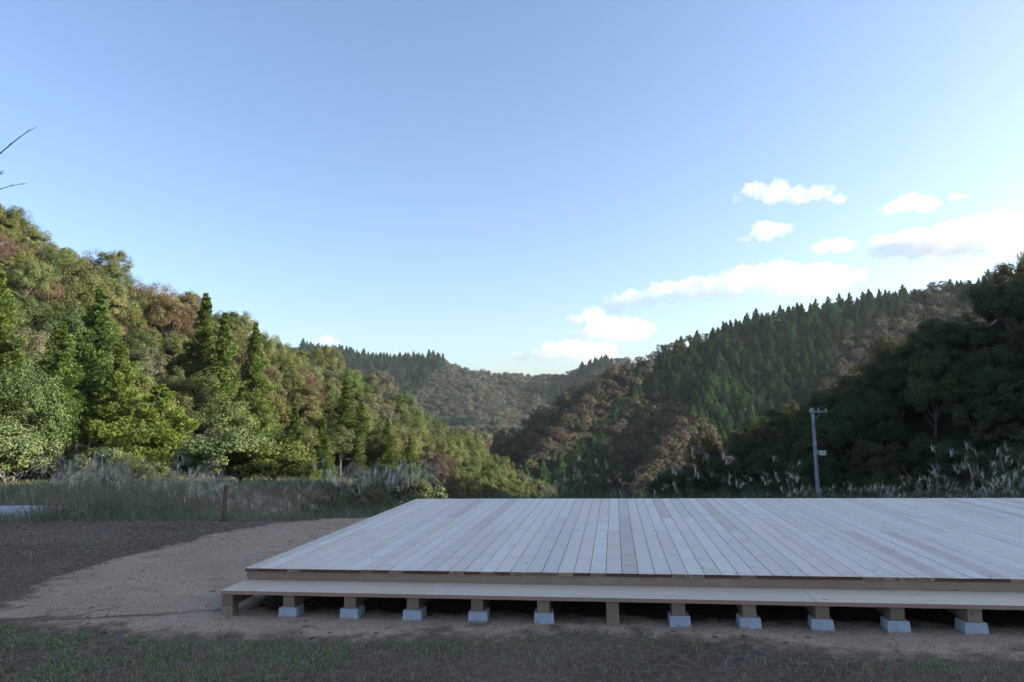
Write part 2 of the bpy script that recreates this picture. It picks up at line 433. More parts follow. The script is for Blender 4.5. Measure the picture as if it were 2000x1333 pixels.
def height(x, y, rough=True):
    x = np.asarray(x, float); y = np.asarray(y, float)
    r, d = to_rd(x, y)
    # the yard: flat, dropping a little past its far edge on the left and into the valley elsewhere
    edge = 5.4 + .10*np.clip(x+3, -8, 6) + .35*(vnoise(x*.4, y*.2, 5)-.5)
    edge = np.where(x > -1, edge + 1.9*sstep(x, -1, 1), edge)
    over = np.maximum(y-edge, 0)
    left = 1 - sstep(r, -13, -3)
    drop_left = -.55*sstep(over, 0, 5) - .065*np.maximum(over-8, 0)
    drop_mid = -.7*sstep(over, 0, 4) - .34*np.maximum(over-3, 0)
    drop_mid = np.maximum(drop_mid, -46 - .02*over)
    drop_left = np.maximum(drop_left, -9)
    z = drop_left*left + drop_mid*(1-left)
    g = 16*(fbm(r/70, d/70, 3, 4)-.5)
    far_k = sstep(d, 220, 400)
    hl = poly_hill(r, d, LEFT_RIDGE, .74) + .35*g*sstep(np.hypot(r, d), 50, 140)
    hr = poly_hill(r, d, RIGHT_RIDGE, .86) + .2*g
    hm = np.maximum(poly_hill(r, d, MID_RIDGE, .95), -60)
    hm = smax(hm, poly_hill(r, d, SPUR_A, 1.05), 6)
    hm = smax(hm, poly_hill(r, d, SPUR_B, 1.0), 6)
    hm = smax(hm, poly_hill(r, d, SPUR_C, 1.0), 6) + .5*g
    hf = np.maximum(poly_hill(r, d, FAR_RIDGE, .55), -80)
    for s in (FAR_SPUR_A, FAR_SPUR_B, FAR_SPUR_C):
        hf = smax(hf, poly_hill(r, d, s, .75), 10)
    hf = hf + 1.4*g
    z = smax(z, hl, 2.0); z = smax(z, hr, 2.0)
    z = np.where(d > 200, smax(z, hm, 3.0), z); z = np.where(d > 500, smax(z, hf, 4.0), z)
    z = np.where(z > -1e3, z, -60)
    near = np.hypot(x-3, y)
    flat = 1 - sstep(near, 12, 40)
    z = np.where((near < 9) & (y < 5.4), np.where(np.abs(z) < .8, 0.0, z), z)
    if rough:
        z = z + (.05*(fbm(x*.8, y*.8, 9)-.5) + .03*(fbm(x*5, y*5, 15)-.5))*sstep(np.maximum(np.abs(x-5.5)-6.2, np.abs(y-2.6)-3.6), 0, .8) + .012*(fbm(x*4, y*4, 12)-.5)
    return z

def build_terrain():
    n = 420; k = 6.35; a = 5.4
    t = np.linspace(-1, 1, n)
    gx = 2 + a*np.sinh(k*t); gy = 1.0 + a*np.sinh(k*t)
    X, Y = np.meshgrid(gx, gy); Z = height(X, Y)
    v = np.stack([X, Y, Z], -1).reshape(-1, 3)
    i = np.arange(n*n).reshape(n, n)
    f = np.stack([i[:-1, :-1], i[:-1, 1:], i[1:, 1:], i[1:, :-1]], -1).reshape(-1, 4)
    g = Geo(); g.add(v, f)
    obj('ground', g.mesh('ground', M_soil, True), kind='structure')
build_terrain()

GRAVEL = np.array([(-2.35, -.30), (-2.75, .7), (-2.95, 1.75), (-2.9, 3.0), (-2.75, 4.2), (-2.4, 5.35), (-1.2, 6.0), (0, 6.3), (3, 6.6), (13.6, 6.6), (13.8, 0), (13, -.9),
                   (6.45, -.80), (5.9, -.90), (5.3, -.98), (4.85, -.9), (4.45, -.78), (4.2, -.66), (3.95, -.56), (3.3, -.60), (2.9, -.66), (2.3, -.75), (1.5, -.88), (.7, -.93), (.1, -.95), (-.5, -.9),
                   (-1.0, -.86), (-1.8, -.86), (-2.6, -.95), (-3.4, -1.25), (-4.2, -1.5), (-4.4, -1.1), (-3.2, -.75)])
def signed_dist(x, y, P):
    inside = np.zeros(np.shape(x), bool); dm = np.full(np.shape(x), 1e9)
    for (ax, ay), (bx, by) in zip(P, np.roll(P, -1, 0)):
        vx, vy = bx-ax, by-ay
        t = np.clip(((x-ax)*vx+(y-ay)*vy)/(vx*vx+vy*vy+1e-12), 0, 1)
        dm = np.minimum(dm, np.hypot(x-ax-t*vx, y-ay-t*vy))
        c = ((ay > y) != (by > y)) & (x < (bx-ax)*(y-ay)/(by-ay+1e-12)+ax)
        inside ^= c
    return np.where(inside, dm, -dm)
def gravel_mask(x, y):
    under = np.minimum(np.minimum(x-.05, y+.12), np.minimum(12.8-x, 5.9-y))  # no gravel beneath the deck: darker soil colour deepens the shade there
    return .07 + np.minimum(signed_dist(x, y, GRAVEL), -under) + .30*(fbm(x*2.2, y*2.2, 21)-.5) + .38*(fbm(x*8, y*8, 25, 5)-.5)
def build_gravel():
    gx = np.arange(-5, 14, .06); gy = np.arange(-2, 7, .06)
    X, Y = np.meshgrid(gx, gy); s = gravel_mask(X, Y)
    Z = height(X, Y) + np.clip(s*.35, -.05, .02) + .008*(fbm(X*9, Y*9, 31, 3)-.5)
    i = np.arange(X.size).reshape(X.shape)
    f = np.stack([i[:-1, :-1], i[:-1, 1:], i[1:, 1:], i[1:, :-1]], -1).reshape(-1, 4)
    keep = (s.ravel()[f] > -.12).any(1); f = f[keep]
    used = np.unique(f); remap = np.zeros(X.size, int); remap[used] = np.arange(len(used))
    g = Geo(); g.add(np.stack([X, Y, Z], -1).reshape(-1, 3)[used], remap[f], np.clip(s.ravel()[used], 0, 1).astype(np.float32))
    obj('gravel_yard', g.mesh('gravel_yard', M_gravel, True), kind='structure')
build_gravel()

def build_road():
    # pale lane surface behind the pampas grass on the left
    g = Geo(); n = 40; m = 6
    pr = np.linspace(-40, -12.2, n); vs_, fs = [], []
    for i, r in enumerate(pr):
        for j in range(m):
            d = 16.9 + j*.7 + .02*(r+20) + .25*math.sin(r*.7)*(j in (0, m-1))
            x, y = to_xy(r, d); vs_.append((x, y, float(height(x, y))+.05))
    for i in range(n-1):
        for j in range(m-1):
            p = i*m+j; fs.append((p, p+m, p+m+1, p+1))
    g.add(vs_, fs); obj('lane', g.mesh('lane', M_road, True), kind='structure')
build_road()

# ------------------------------------------------------------------ trees
def cards(c, nrm, size, asp, rng, tint):
    """leaf sprays: one folded diamond each"""
    n = len(c); h = rng.normal(size=(n, 3)); nrm = nrm/np.linalg.norm(nrm, axis=1)[:, None]
    t = np.cross(nrm, h); t /= np.linalg.norm(t, axis=1)[:, None] + 1e-9; b = np.cross(nrm, t)
    s = (size*rng.uniform(.6, 1.35, n))[:, None]
    v = np.stack([c - t*s*.5, c - b*s*.5*asp + nrm*s*.08, c + t*s*.5, c + b*s*.5*asp + nrm*s*.08], 1)
    f = np.arange(n*4).reshape(n, 4)
    return v.reshape(-1, 3), f, np.repeat(tint, 4, axis=0)

def sprays(c, axis, size, asp, rng, tint):
    '''thin needle sprays: long diamonds lying along axis'''
    n = len(c); t = axis/(np.linalg.norm(axis, axis=1)[:, None]+1e-9)
    b = np.cross(t, rng.normal(size=(n, 3))); b /= np.linalg.norm(b, axis=1)[:, None]+1e-9
    s = (size*rng.uniform(.6, 1.35, n))[:, None]
    v = np.stack([c - t*s*.5, c - b*s*.5*asp, c + t*s*.5, c + b*s*.5*asp], 1)
    return v.reshape(-1, 3), np.arange(n*4).reshape(n, 4), np.repeat(tint, 4, axis=0)

def tints(n, rng, sp=.22, hue=.10):
    b = rng.normal(1, sp, n).clip(.45, 1.7)
    return np.stack([b*rng.normal(1, hue, n), b, b*rng.normal(1, hue, n)], 1).clip(.2, 2)

def limb(g, a, b, r0, r1, rng, n=4, bend=.12):
    a = np.array(a); b = np.array(b); L = np.linalg.norm(b-a)
    m = (a+b)/2 + rng.normal(size=3)*L*bend + np.array([0, 0, -.08*L])
    g.tube([a, (a+m)/2 + rng.normal(size=3)*L*.02, m, b], [r0, r0*.8+r1*.2, (r0+r1)/2, r1], n)

def broadleaf(seed, H=9.0, RX=4.0, pads=46, per=190, leaf=.30, layered=.45, gap=0.0, limbs=12, fill=.25):
    rng = np.random.default_rng(seed)
    crown = Geo(); trunk = Geo()
    cz = H*.60; RZ = H*.40
    lean = rng.normal(size=2)*.5
    top = np.array([lean[0], lean[1], cz*.9])
    trunk.tube([(0, 0, -.6), (lean[0]*.1, lean[1]*.1, H*.15), (lean[0]*.5, lean[1]*.5, H*.35), top],
               [H*.022, H*.018, H*.014, H*.006], 6)
    lobes = rng.uniform(.75, 1.2, 7); ph = rng.uniform(0, 6.28)
    pc = []
    while len(pc) < pads:
        q = rng.normal(size=3); q /= np.linalg.norm(q)
        if q[2] < -.45: continue
        rad = rng.uniform(.45, 1.0)**.5 if rng.random() > fill else rng.uniform(.15, .6)
        a = (math.atan2(q[1], q[0])+ph) % 6.283
        k = lobes[int(a/6.2832*7) % 7]
        pc.append((lean[0]*.6+q[0]*RX*rad*k, lean[1]*.6+q[1]*RX*rad*k, cz + q[2]*RZ*rad*(.85+.3*k-.15)))
    pc = np.array(pc)
    for p in pc[rng.permutation(pads)[:limbs]]:
        t0 = rng.uniform(.15, .85)
        a = np.array([lean[0]*t0*.8, lean[1]*t0*.8, H*(.16+.3*t0)])
        limb(trunk, a, p, H*.009, H*.0018, rng)
    for p in pc:
        n = int(per*rng.uniform(.55, 1.4))
        ra = RX*rng.uniform(.17, .33); rz = ra*rng.uniform(.5, .85)*(1.25-layered*.6)
        q = rng.normal(size=(n, 3)); q /= np.linalg.norm(q, axis=1)[:, None]
        q *= rng.uniform(.2, 1.0, n)[:, None]**.45
        c = p + q*np.array([ra, ra, rz])
        # leaf sprays droop at the pad's rim
        c[:, 2] -= .35*rz*(q[:, 0]**2+q[:, 1]**2)
        out = (p - np.array([0, 0, cz*.8])); out = out/np.linalg.norm(out)
        nr = q*.6 + out*.55 + np.array([0, 0, .28]) + rng.normal(size=(n, 3))*.5
        crown.add(*cards(c, nr, leaf, .62, rng, tints(n, rng)*rng.normal(1, .09)))
    return trunk, crown

def cedar(seed, H=18.0, RB=3.2, lumps=150, per=85, leaf=.34, low_=.06, power=.78, bulge=1.0, fine=False):
    rng = np.random.default_rng(seed)
    crown = Geo(); trunk = Geo()
    trunk.tube([(0, 0, -1), (0, 0, H*.3), (.05, .03, H*.7), (0, 0, H*.97)], [H*.02, H*.015, H*.008, H*.002], 7)
    prof = rng.uniform(.72, 1.2, 12)
    for i in range(lumps):
        t = low_ + (1-low_)*((i+.5)/lumps)**1.1
        Rm = RB*(1-t)**power*min(1, .8+1.2*(t-low_)) + .10
        a = i*2.39996 + rng.normal()*.3
        Rm *= prof[int((a % 6.283)/6.2832*12) % 12]*(rng.uniform(.7, 1.15) if i % 3 else rng.uniform(.3, .6))
        L = (.30*RB*(1-t)**.75*rng.uniform(.65, 1.3)+.13)*bulge
        od = np.array([math.cos(a), math.sin(a), 0]); td = np.array([-math.sin(a), math.cos(a), 0])
        cen = od*max(Rm-L*.6, 0) + np.array([0, 0, H*t - .12*Rm])
        n = int(per*rng.uniform(.6, 1.3)*(.4+.8*(1-t)))
        q = rng.normal(size=(n, 3)); q /= np.linalg.norm(q, axis=1)[:, None]
        rad = rng.uniform(.35, 1, n)[:, None]**.3*(1 + .22*np.sin(q[:, :1]*7+i)*np.sin(q[:, 1:2]*6+i*2)*np.cos(q[:, 2:]*8))
        w = q*rad*L
        c = cen + w[:, :1]*od*1.15 + w[:, 1:2]*td*.78 + w[:, 2:]*np.array([.28*math.cos(a), .28*math.sin(a), .85])
        out = q[:, :1]*od + q[:, 1:2]*td + q[:, 2:]*np.array([0, 0, 1.])
        nr = out*.9 + np.array([0, 0, .1]) + rng.normal(size=(n, 3))*.5
        tn = tints(n, rng, .17, .06)*rng.normal(1, .12)
        if fine: crown.add(*sprays(c, out*1.0 + od*.3 + np.array([0, 0, .45]) + rng.normal(size=(n, 3))*.35, leaf, .30, rng, tn))
        else: crown.add(*cards(c, nr, leaf, .5, rng, tn))
        if i % 3 == 0 and t < .8:
            trunk.tube([(0, 0, H*t-.3), cen*np.array([.6, .6, 1])+np.array([0, 0, -.12]), cen], [H*.0035, H*.0025, H*.001], 4)
    return trunk, crown

TREES = {}
def reg(kind, gens, barkm):
    TREES[kind] = [(t.mesh('trunk', barkm, True), c.mesh('crown', M_leaf)) for t, c in gens]

reg('broad', [broadleaf(100+i, 9, 4.1, 64, 300, .185, [.2, .6, .4, .8, .5, .3, .7][i], limbs=[14, 10, 16, 9, 12, 8, 15][i]) for i in range(7)], M_bark)
reg('sparse', [broadleaf(150+i, 9, 4.3, 52, 135, .18, .75, limbs=30, fill=.35) for i in range(3)], M_bark)
reg('shrub', [broadleaf(180+i, 3.6, 2.3, 60, 210, .14, .6, limbs=14) for i in range(4)], M_bark)
reg('cedar', [cedar(200+i, 18, [4.5, 4.1, 4.7][i], 120, 800, .27, power=.92, bulge=1.0, fine=True) for i in range(3)], M_bark_red)
reg('cedar_slim', [cedar(220+i, 12, 2.7, 80, 520, .24, power=.92, bulge=1.0, fine=True) for i in range(4)], M_bark_red)
reg('cedar_round', [cedar(240+i, 8, 3.8, 80, 640, .25, power=.5, low_=.02, bulge=.95, fine=True) for i in range(2)], M_bark_red)
reg('cedar_mid', [cedar(260+i, 11, [4.0, 4.3, 3.7, 4.5, 4.1][i], 60, 110, .75, power=[.72, .8, .76, .68, .84][i], low_=.10, bulge=1.0, fine=True) for i in range(5)], M_bark_red)
reg('broad_mid', [broadleaf(280+i, 8.5, 4.2, 34, 46, .50, .4, limbs=8) for i in range(5)], M_bark)

def plant(kind, x, y, scale, color, name, label, cat, group, rz=None, vi=None, zs=1.0, z=None):
    vr = TREES[kind]; vi = int(RNG.integers(len(vr))) if vi is None else vi % len(vr)
    zz = float(height(x, y)) - .05 if z is None else z
    e = empty(name, (x, y, zz), label, cat, group, rz=float(RNG.uniform(0, 6.28)) if rz is None else rz, scale=(scale, scale, scale*zs))
    obj('trunk', vr[vi][0], e); obj('crown', vr[vi][1], e, color=color)
    return e

OLIVE = np.array([.112, .122, .036]); GREEN = np.array([.080, .115, .034]); BROWN = np.array([.122, .092, .050])
RUST = np.array([.122, .078, .050]); GREY = np.array([.110, .115, .066]); PALE = np.array([.108, .145, .050])
CED_L = np.array([.112, .165, .032]); CED_D = np.array([.030, .062, .024]); CED_B = np.array([.050, .095, .040])
CNAME = {'olive': OLIVE, 'green': GREEN, 'brown': BROWN, 'rust': RUST, 'grey-green': GREY}

def scatter(rmin, rmax, dmin, dmax, step, seed):
    rng = np.random.default_rng(seed)
    gr, gd = np.meshgrid(np.arange(rmin, rmax, step), np.arange(dmin, dmax, step*.9))
    gr = gr + (np.arange(gr.shape[0]) % 2)[:, None]*step*.5
    r = gr.ravel() + rng.uniform(-.33, .33, gr.size)*step; d = gd.ravel() + rng.uniform(-.33, .33, gr.size)*step
    return r, d, rng

def on_hill(r, d, ridge, slope, tol=1.5):
    x, y = to_xy(r, d)
    return x, y, height(x, y, False)

# --- cedars that stand out on the left slope: (u of top, v of top, distance, kind, height, width factor, colour, label)
hero = [
 (196, 566, 64, 'cedar', 1.25, CED_L*np.array([.8, .9, 1]), 'tallest cedar on the left slope, right one of the big pair'),
 (124, 630, 60, 'cedar', 1.3, CED_L*np.array([.9, .95, 1]), 'broad cedar left of the tallest cedar on the left slope'),
 (240, 668, 62, 'cedar', 1.15, CED_L*np.array([1.1, 1.05, 1]), 'yellow-green cedar hugging the right side of the tallest cedar'),
 (310, 752, 54, 'cedar_round', 1.15, CED_L*np.array([1.15, 1.08, 1]), 'rounded bushy young cedar right of the big cedar pair'),
 (500, 630, 82, 'cedar', .95, CED_L*np.array([.95, .95, 1]), 'lone pointed cedar standing high in the middle of the left slope'),
 (402, 573, 92, 'cedar_slim', 1.3, CED_L*.8, 'slim cedar on the upper left slope, left of a shorter twin'),
 (440, 612, 90, 'cedar_slim', 1.2, CED_L*.85, 'shorter slim cedar on the upper left slope beside its twin'),
 (2, 528, 66, 'cedar_slim', 1.4, CED_L*.9, 'cedar cut by the left edge of the picture, halfway up the slope'),
 (577, 788, 62, 'cedar_slim', 1.25, CED_L*.9, 'narrow cedar near the foot of the left slope, first of a row'),
 (632, 815, 62, 'cedar_slim', 1.2, CED_L*.95, 'narrow cedar near the foot of the left slope, middle of a row'),
 (608, 862, 54, 'cedar_slim', 1.1, CED_L*1.05, 'small yellow-green cedar low between the row of narrow cedars'),
 (676, 742, 100, 'cedar_slim', 1.3, CED_L*.75, 'slim dark cedar rising over the middle of the left slope'),
 (706, 782, 98, 'cedar_slim', 1.2, CED_L*.8, 'slim cedar just right of the dark one on the left slope'),
 (697, 842, 66, 'cedar_slim', 1.2, CED_L*.62, 'dark narrow cedar at the foot of the left slope above pampas grass'),
 (757, 815, 96, 'cedar_slim', 1.1, CED_L*.8, 'short cedar low on the spur behind the deck corner'),
 (801, 848, 80, 'cedar_slim', 1.1, CED_L*.95, 'bright slim cedar above the far left corner of the deck'),
 (828, 905, 74, 'cedar_slim', 1.0, CED_L*1.1, 'small bright cedar low above the far left corner of the deck'),
]
hero_rd = []
for u, v, d, kind, wf, col, label in hero:
    r_, d_, zt = survey(u, v, d)
    x, y = to_xy(r_, d_); zb = float(height(x, y))
    base_h = {'cedar': 18, 'cedar_slim': 12, 'cedar_round': 8}[kind]
    h = max(zt - zb, 3.0); s = h/base_h
    e = empty('cedar_tree', (x, y, zb-.05), label, 'tree', 'cedars standing out on the left slope', rz=float(RNG.uniform(0, 6.28)), scale=(s*wf if s*wf < 1.7 else 1.7, s*wf if s*wf < 1.7 else 1.7, s))
    vi = int(RNG.integers(len(TREES[kind])))
    obj('trunk', TREES[kind][vi][0], e); obj('crown', TREES[kind][vi][1], e, color=col)
    hero_rd.append((r_, d_, 2.2*wf))
    print('HERO', u, v, 'h=%.1f' % h)
hero_rd = np.array(hero_rd)

def zone_left(u, v):
    col = 'at the left edge' if u < 120 else 'near the big cedar pair' if u < 330 else 'between the big pair and the lone pointed cedar' if u < 480 else \
          'right of the lone pointed cedar' if u < 640 else 'above the far left corner of the deck' if u < 850 else 'on the spur end above the deck'
    return col

# --- broadleaf trees of the left slope
broad = []
r, d, rng = scatter(-150, 45, 42, 200, 4.0, 41)
x, y = to_xy(r, d); z = height(x, y, False)
hl = poly_hill(r, d, LEFT_RIDGE, .74)
u, v = pixel(x, y, z+5)
ok = (z - hl < np.where((d > 43) & (d < 60), 22, 6)) & (hl > -40) & (z > -44) & (u > -160) & (u < 1090) & (z > height(x*0+x, y, False)-1)
uw = 4.0*FPX/np.maximum(d, 1)
for (hu, hv, hd_, hk, hwf, hc, hl_), (hr_, hdd, hw) in zip(hero, hero_rd):
    hh = {'cedar': 2.4, 'cedar_slim': 1.2, 'cedar_round': 2.8}[hk]*FPX/hd_
    ok &= ~((np.abs(u-hu) < hh + uw*.3) & (d < hd_+1) & (v < hv + (330 if hk == 'cedar' else 110)))
dh = np.min(np.hypot(r[:, None]-hero_rd[None, :, 0], d[:, None]-hero_rd[None, :, 1]) - hero_rd[None, :, 2], axis=1)
ok &= dh > .6
# not down behind the ridge
bx, by = to_xy(r*1.0, d)
ridge_d = np.interp(np.degrees(np.arctan2(r, d)), *zip(*sorted((math.degrees(math.atan2(a, b)), b) for a, b, c in LEFT_RIDGE)))
ok &= d < ridge_d + 7
for i in np.where(ok)[0]:
    n1 = vnoise(r[i]/26, d[i]/26, 71); n2 = rng.random()
    up = z[i]
    up_ = n1 + .35*(n2-.5) + .27*sstep(up, 2, 18)*(1 if u[i] < 420 else 0) + (.10 if 780 < u[i] < 960 and v[i] < 900 else 0)
    if up_ > .58: cn = 'brown' if n2 < .7 else 'rust'
    elif up_ > .46: cn = 'olive'
    else: cn = ['green', 'olive', 'green', 'grey-green'][int(n2*4)]
    if up < 2 and cn in ('brown', 'rust') and u[i] < 800: cn = 'olive'
    broad.append((d[i], x[i], y[i], z[i], cn, u[i], v[i], 'left', n2))
# --- right slope, in shade
r, d, rng = scatter(8, 100, 34, 170, 4.7, 43)
x, y = to_xy(r, d); z = height(x, y, False); hr = poly_hill(r, d, RIGHT_RIDGE, .86)
u, v = pixel(x, y, z+5)
ok = (z - hr < 4) & (z > -42) & (u > 1180) & (u < 2120) & (v > 380) & (v < 1120)
for i in np.where(ok)[0]:
    n2 = rng.random(); n1 = vnoise(r[i]/22, d[i]/22, 77)
    cn = 'brown' if n1 > .82 else ['green', 'olive', 'green'][int(n2*3)]
    broad.append((d[i], x[i], y[i], z[i], cn, u[i], v[i], 'right', n2))
broad.sort(key=lambda b: b[0])
print('BROAD', len(broad), sum(b[7] == 'left' for b in broad))

ORD = ['leftmost', 'second', 'third', 'fourth', 'fifth', 'sixth', 'seventh', 'eighth', 'ninth', 'tenth', 'eleventh', 'twelfth', 'thirteenth', 'fourteenth', 'fifteenth', 'sixteenth']
def rank_labels(items):
    '''items: (key phrase, u) -> one label each; look-alikes in one spot are told apart by their order from the left'''
    groups = {}
    for i, (k, u) in enumerate(items): groups.setdefault(k, []).append((u, i))
    out = [None]*len(items)
    for k, m in groups.items():
        m.sort(); n = len(m)
        for j, (u, i) in enumerate(m):
            if n == 1: out[i] = k
            elif n == 2: out[i] = f'{k}, {["left", "right"][j]} one of two'
            elif n <= len(ORD): out[i] = f'{k}, {ORD[j]}' + ('' if j == 0 else ' from left')
            else:
                b = j*3//n; out[i] = f'{k}, ' + ['left third', 'middle third', 'right third'][b] + ' of them'
    return out

def forest(name, pts, srcs, label):
    '''stuff: a mass of trees, instanced on points from the (trunk, crown) objects in srcs'''
    me = bpy.data.meshes.new(name); n = len(pts); me.vertices.add(n)
    P = np.array([p[:3] for p in pts], np.float32); me.vertices.foreach_set('co', P.ravel())
    def at(nm, typ, key, arr):
        a = me.attributes.new(nm, typ, 'POINT'); a.data.foreach_set(key, np.ascontiguousarray(arr).ravel())
    at('scl', 'FLOAT_VECTOR', 'vector', np.array([(p[3], p[3], p[3]*p[4]) for p in pts], np.float32))
    at('rot', 'FLOAT_VECTOR', 'vector', np.array([(0, 0, p[5]) for p in pts], np.float32))
    at('col', 'FLOAT_COLOR', 'color', np.array([(*p[6], 1) for p in pts], np.float32))
    at('idx', 'INT', 'value', np.array([p[7] for p in pts], np.int32))
    me.update(); o = obj(name, me, kind='stuff', label=label, category='forest')
    ng = bpy.data.node_groups.new(name, 'GeometryNodeTree')
    ng.interface.new_socket('Geometry', in_out='INPUT', socket_type='NodeSocketGeometry')
    ng.interface.new_socket('Geometry', in_out='OUTPUT', socket_type='NodeSocketGeometry')
    N = ng.nodes; gi = N.new('NodeGroupInput'); go = N.new('NodeGroupOutput')
    jall = N.new('GeometryNodeJoinGeometry')
    for tr, cr in reversed(srcs):
        j = N.new('GeometryNodeJoinGeometry')
        for q, mt in ((tr, M_bark), (cr, M_mass)):
            oi = N.new('GeometryNodeObjectInfo'); oi.inputs['Object'].default_value = q; oi.transform_space = 'ORIGINAL'
            sm = N.new('GeometryNodeSetMaterial'); sm.inputs['Material'].default_value = mt
            ng.links.new(oi.outputs['Geometry'], sm.inputs['Geometry']); ng.links.new(sm.outputs[0], j.inputs[0])
        g2 = N.new('GeometryNodeGeometryToInstance'); ng.links.new(j.outputs[0], g2.inputs[0]); ng.links.new(g2.outputs[0], jall.inputs[0])
    ip = N.new('GeometryNodeInstanceOnPoints'); ip.inputs['Pick Instance'].default_value = True
    def na(nm, typ):
        q = N.new('GeometryNodeInputNamedAttribute'); q.data_type = typ; q.inputs['Name'].default_value = nm; return q.outputs['Attribute']
    e2r = N.new('FunctionNodeEulerToRotation'); ng.links.new(na('rot', 'FLOAT_VECTOR'), e2r.inputs[0])
    m2p = N.new('GeometryNodeMeshToPoints'); ng.links.new(gi.outputs[0], m2p.inputs[0])
    ng.links.new(m2p.outputs[0], ip.inputs['Points']); ng.links.new(jall.outputs[0], ip.inputs['Instance'])
    ng.links.new(na('idx', 'INT'), ip.inputs['Instance Index']); ng.links.new(e2r.outputs[0], ip.inputs['Rotation']); ng.links.new(na('scl', 'FLOAT_VECTOR'), ip.inputs['Scale'])
    ng.links.new(ip.outputs[0], go.inputs[0])
    md = o.modifiers.new('trees', 'NODES'); md.node_group = ng
    return o

LAB_COL = {'olive': 'olive', 'green': 'deep green', 'brown': 'brown', 'rust': 'rust-brown', 'grey-green': 'grey-green'}
keys = []
for (dd, x, y, z, cn, uu, vv, side, n2) in broad:
    if side == 'left':
        up = z - np.interp(uu, [-200, 0, 385, 700, 1000], [40, 30, 16, 2, -12])
        row = 'skyline' if up > -1.5 else 'foot' if z < -1 else 'upper part' if z > 10 else 'lower part'
        col_ = 'by the left edge' if uu < 120 else 'near the big cedars' if uu < 330 else 'left of the lone cedar' if uu < 480 else \
               'right of the lone cedar' if uu < 640 else 'over the deck corner' if uu < 850 else 'near its right end'
        keys.append((f'{LAB_COL[cn]} tree, left slope {row} {col_}', uu))
    else:
        where = 'behind the pole' if 1480 < uu < 1720 else 'beside the valley gap' if uu <= 1480 else 'by the right edge' if uu > 1880 else 'right of the pole'
        row = 'high' if vv < 700 else 'low' if vv > 860 else 'midway'
        keys.append((f'{LAB_COL[cn]} tree {row} on shaded right slope {where}', uu))
labs = rank_labels(keys)
mass = []; src_fine = []; slope_mass = []
cnt = {'broadleaf_tree': 0, 'autumn_tree': 0}
for k, (dd, x, y, z, cn, uu, vv, side, n2) in enumerate(broad):
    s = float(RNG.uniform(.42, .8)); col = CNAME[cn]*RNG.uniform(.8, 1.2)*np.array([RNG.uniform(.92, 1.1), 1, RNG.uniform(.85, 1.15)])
    if side == 'right': col = col*.7; s *= 1.2  # darker leaf colour paints in part of the right slope's shade
    nm = 'autumn_tree' if cn in ('brown', 'rust') else 'broadleaf_tree'
    grp = ('autumn' if nm == 'autumn_tree' else 'green') + (' trees on the sunlit left slope' if side == 'left' else ' trees on the shaded right slope')
    if cnt[nm] < 300:
        cnt[nm] += 1
        kind = 'sparse' if (nm == 'autumn_tree' and n2 > .45) else 'broad'
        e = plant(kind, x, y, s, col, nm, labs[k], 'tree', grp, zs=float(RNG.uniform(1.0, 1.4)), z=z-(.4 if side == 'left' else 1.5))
        if kind == 'broad' and len(src_fine) < 5: src_fine.append(tuple(sorted(e.children, key=lambda o: o.name.startswith('crown'))))
    else:
        slope_mass.append((x, y, z-.8, s, float(RNG.uniform(1.0, 1.4)), RNG.uniform(0, 6.28), col, int(RNG.integers(5))))
print('INDIV', cnt, len(slope_mass))
if slope_mass: forest('slope_forest', slope_mass, src_fine, 'farthest broadleaf trees merging along the left skyline and right slope')

# --- the valley's middle hill
CED_POLY = np.array([(1410, 596), (1500, 580), (1760, 540), (1800, 580), (1710, 615), (1630, 670), (1590, 790), (1490, 870), (1400, 860), (1345, 790), (1290, 755), (1225, 770), (1180, 850), (1210, 900), (1200, 985),
                     (1020, 985), (1035, 915), (1120, 840), (1200, 770), (1290, 680), (1395, 630)])
def cedar_zone(u, v, rng):
    s = signed_dist(u, v, CED_POLY) + rng.normal(size=np.shape(u))*12
    s2 = (u > 1850) & (v < 570)
    return (s > 0) | (s2 & (rng.random(np.shape(u)) < .6))
def ridge_limit(r, d, ridge):
    return np.interp(np.degrees(np.arctan2(r, d)), *zip(*sorted((math.degrees(math.atan2(a, b)), b) for a, b, c in ridge)))
midb = []
r, d, rng = scatter(-60, 330, 165, 470, 4.9, 47)
x, y = to_xy(r, d); z = height(x, y, False); u, v = pixel(x, y, z+6)
ok = (d < ridge_limit(r, d, MID_RIDGE)+12) & (u > 880) & (u < 2060) & (v < 1010) & (z > -56) & ~cedar_zone(u, v, rng) & (poly_hill(r, d, LEFT_RIDGE, .74) < z-4) & (poly_hill(r, d, RIGHT_RIDGE, .86) < z-4)
MB1, MB2, MB3 = np.array([.105, .082, .048]), np.array([.096, .108, .042]), np.array([.105, .110, .066])
for i in np.where(ok)[0]:
    n2 = rng.random(); n1 = vnoise(r[i]/26, d[i]/26, 91) + .3*(n2-.5)
    cn, mixc = ('brown', MB1) if n1 > .56 else ('olive', MB2) if n1 > .36 else ('grey-green', MB3)
    midb.append((d[i], x[i], y[i], z[i], cn, mixc*rng.uniform(.7, 1.35)*np.array([1, rng.uniform(.92, 1.08), 1]), u[i], v[i], float(rng.uniform(.55, 1.05))))
r2, d2, rng = scatter(-60, 330, 215, 470, 4.2, 48)
x2, y2 = to_xy(r2, d2); z2 = height(x2, y2, False); u2, v2 = pixel(x2, y2, z2+8)
ok2 = (d2 < ridge_limit(r2, d2, MID_RIDGE)+8) & (u2 > 880) & (u2 < 2060) & (v2 < 1010) & (z2 > -52) & cedar_zone(u2, v2, rng)
midc = [(d2[i], x2[i], y2[i], z2[i], u2[i], v2[i], rng.random()) for i in np.where(ok2)[0]]
midc.sort(key=lambda b: b[0]); midb.sort(key=lambda b: b[0])
print('MIDC', len(midc), 'MIDB', len(midb))
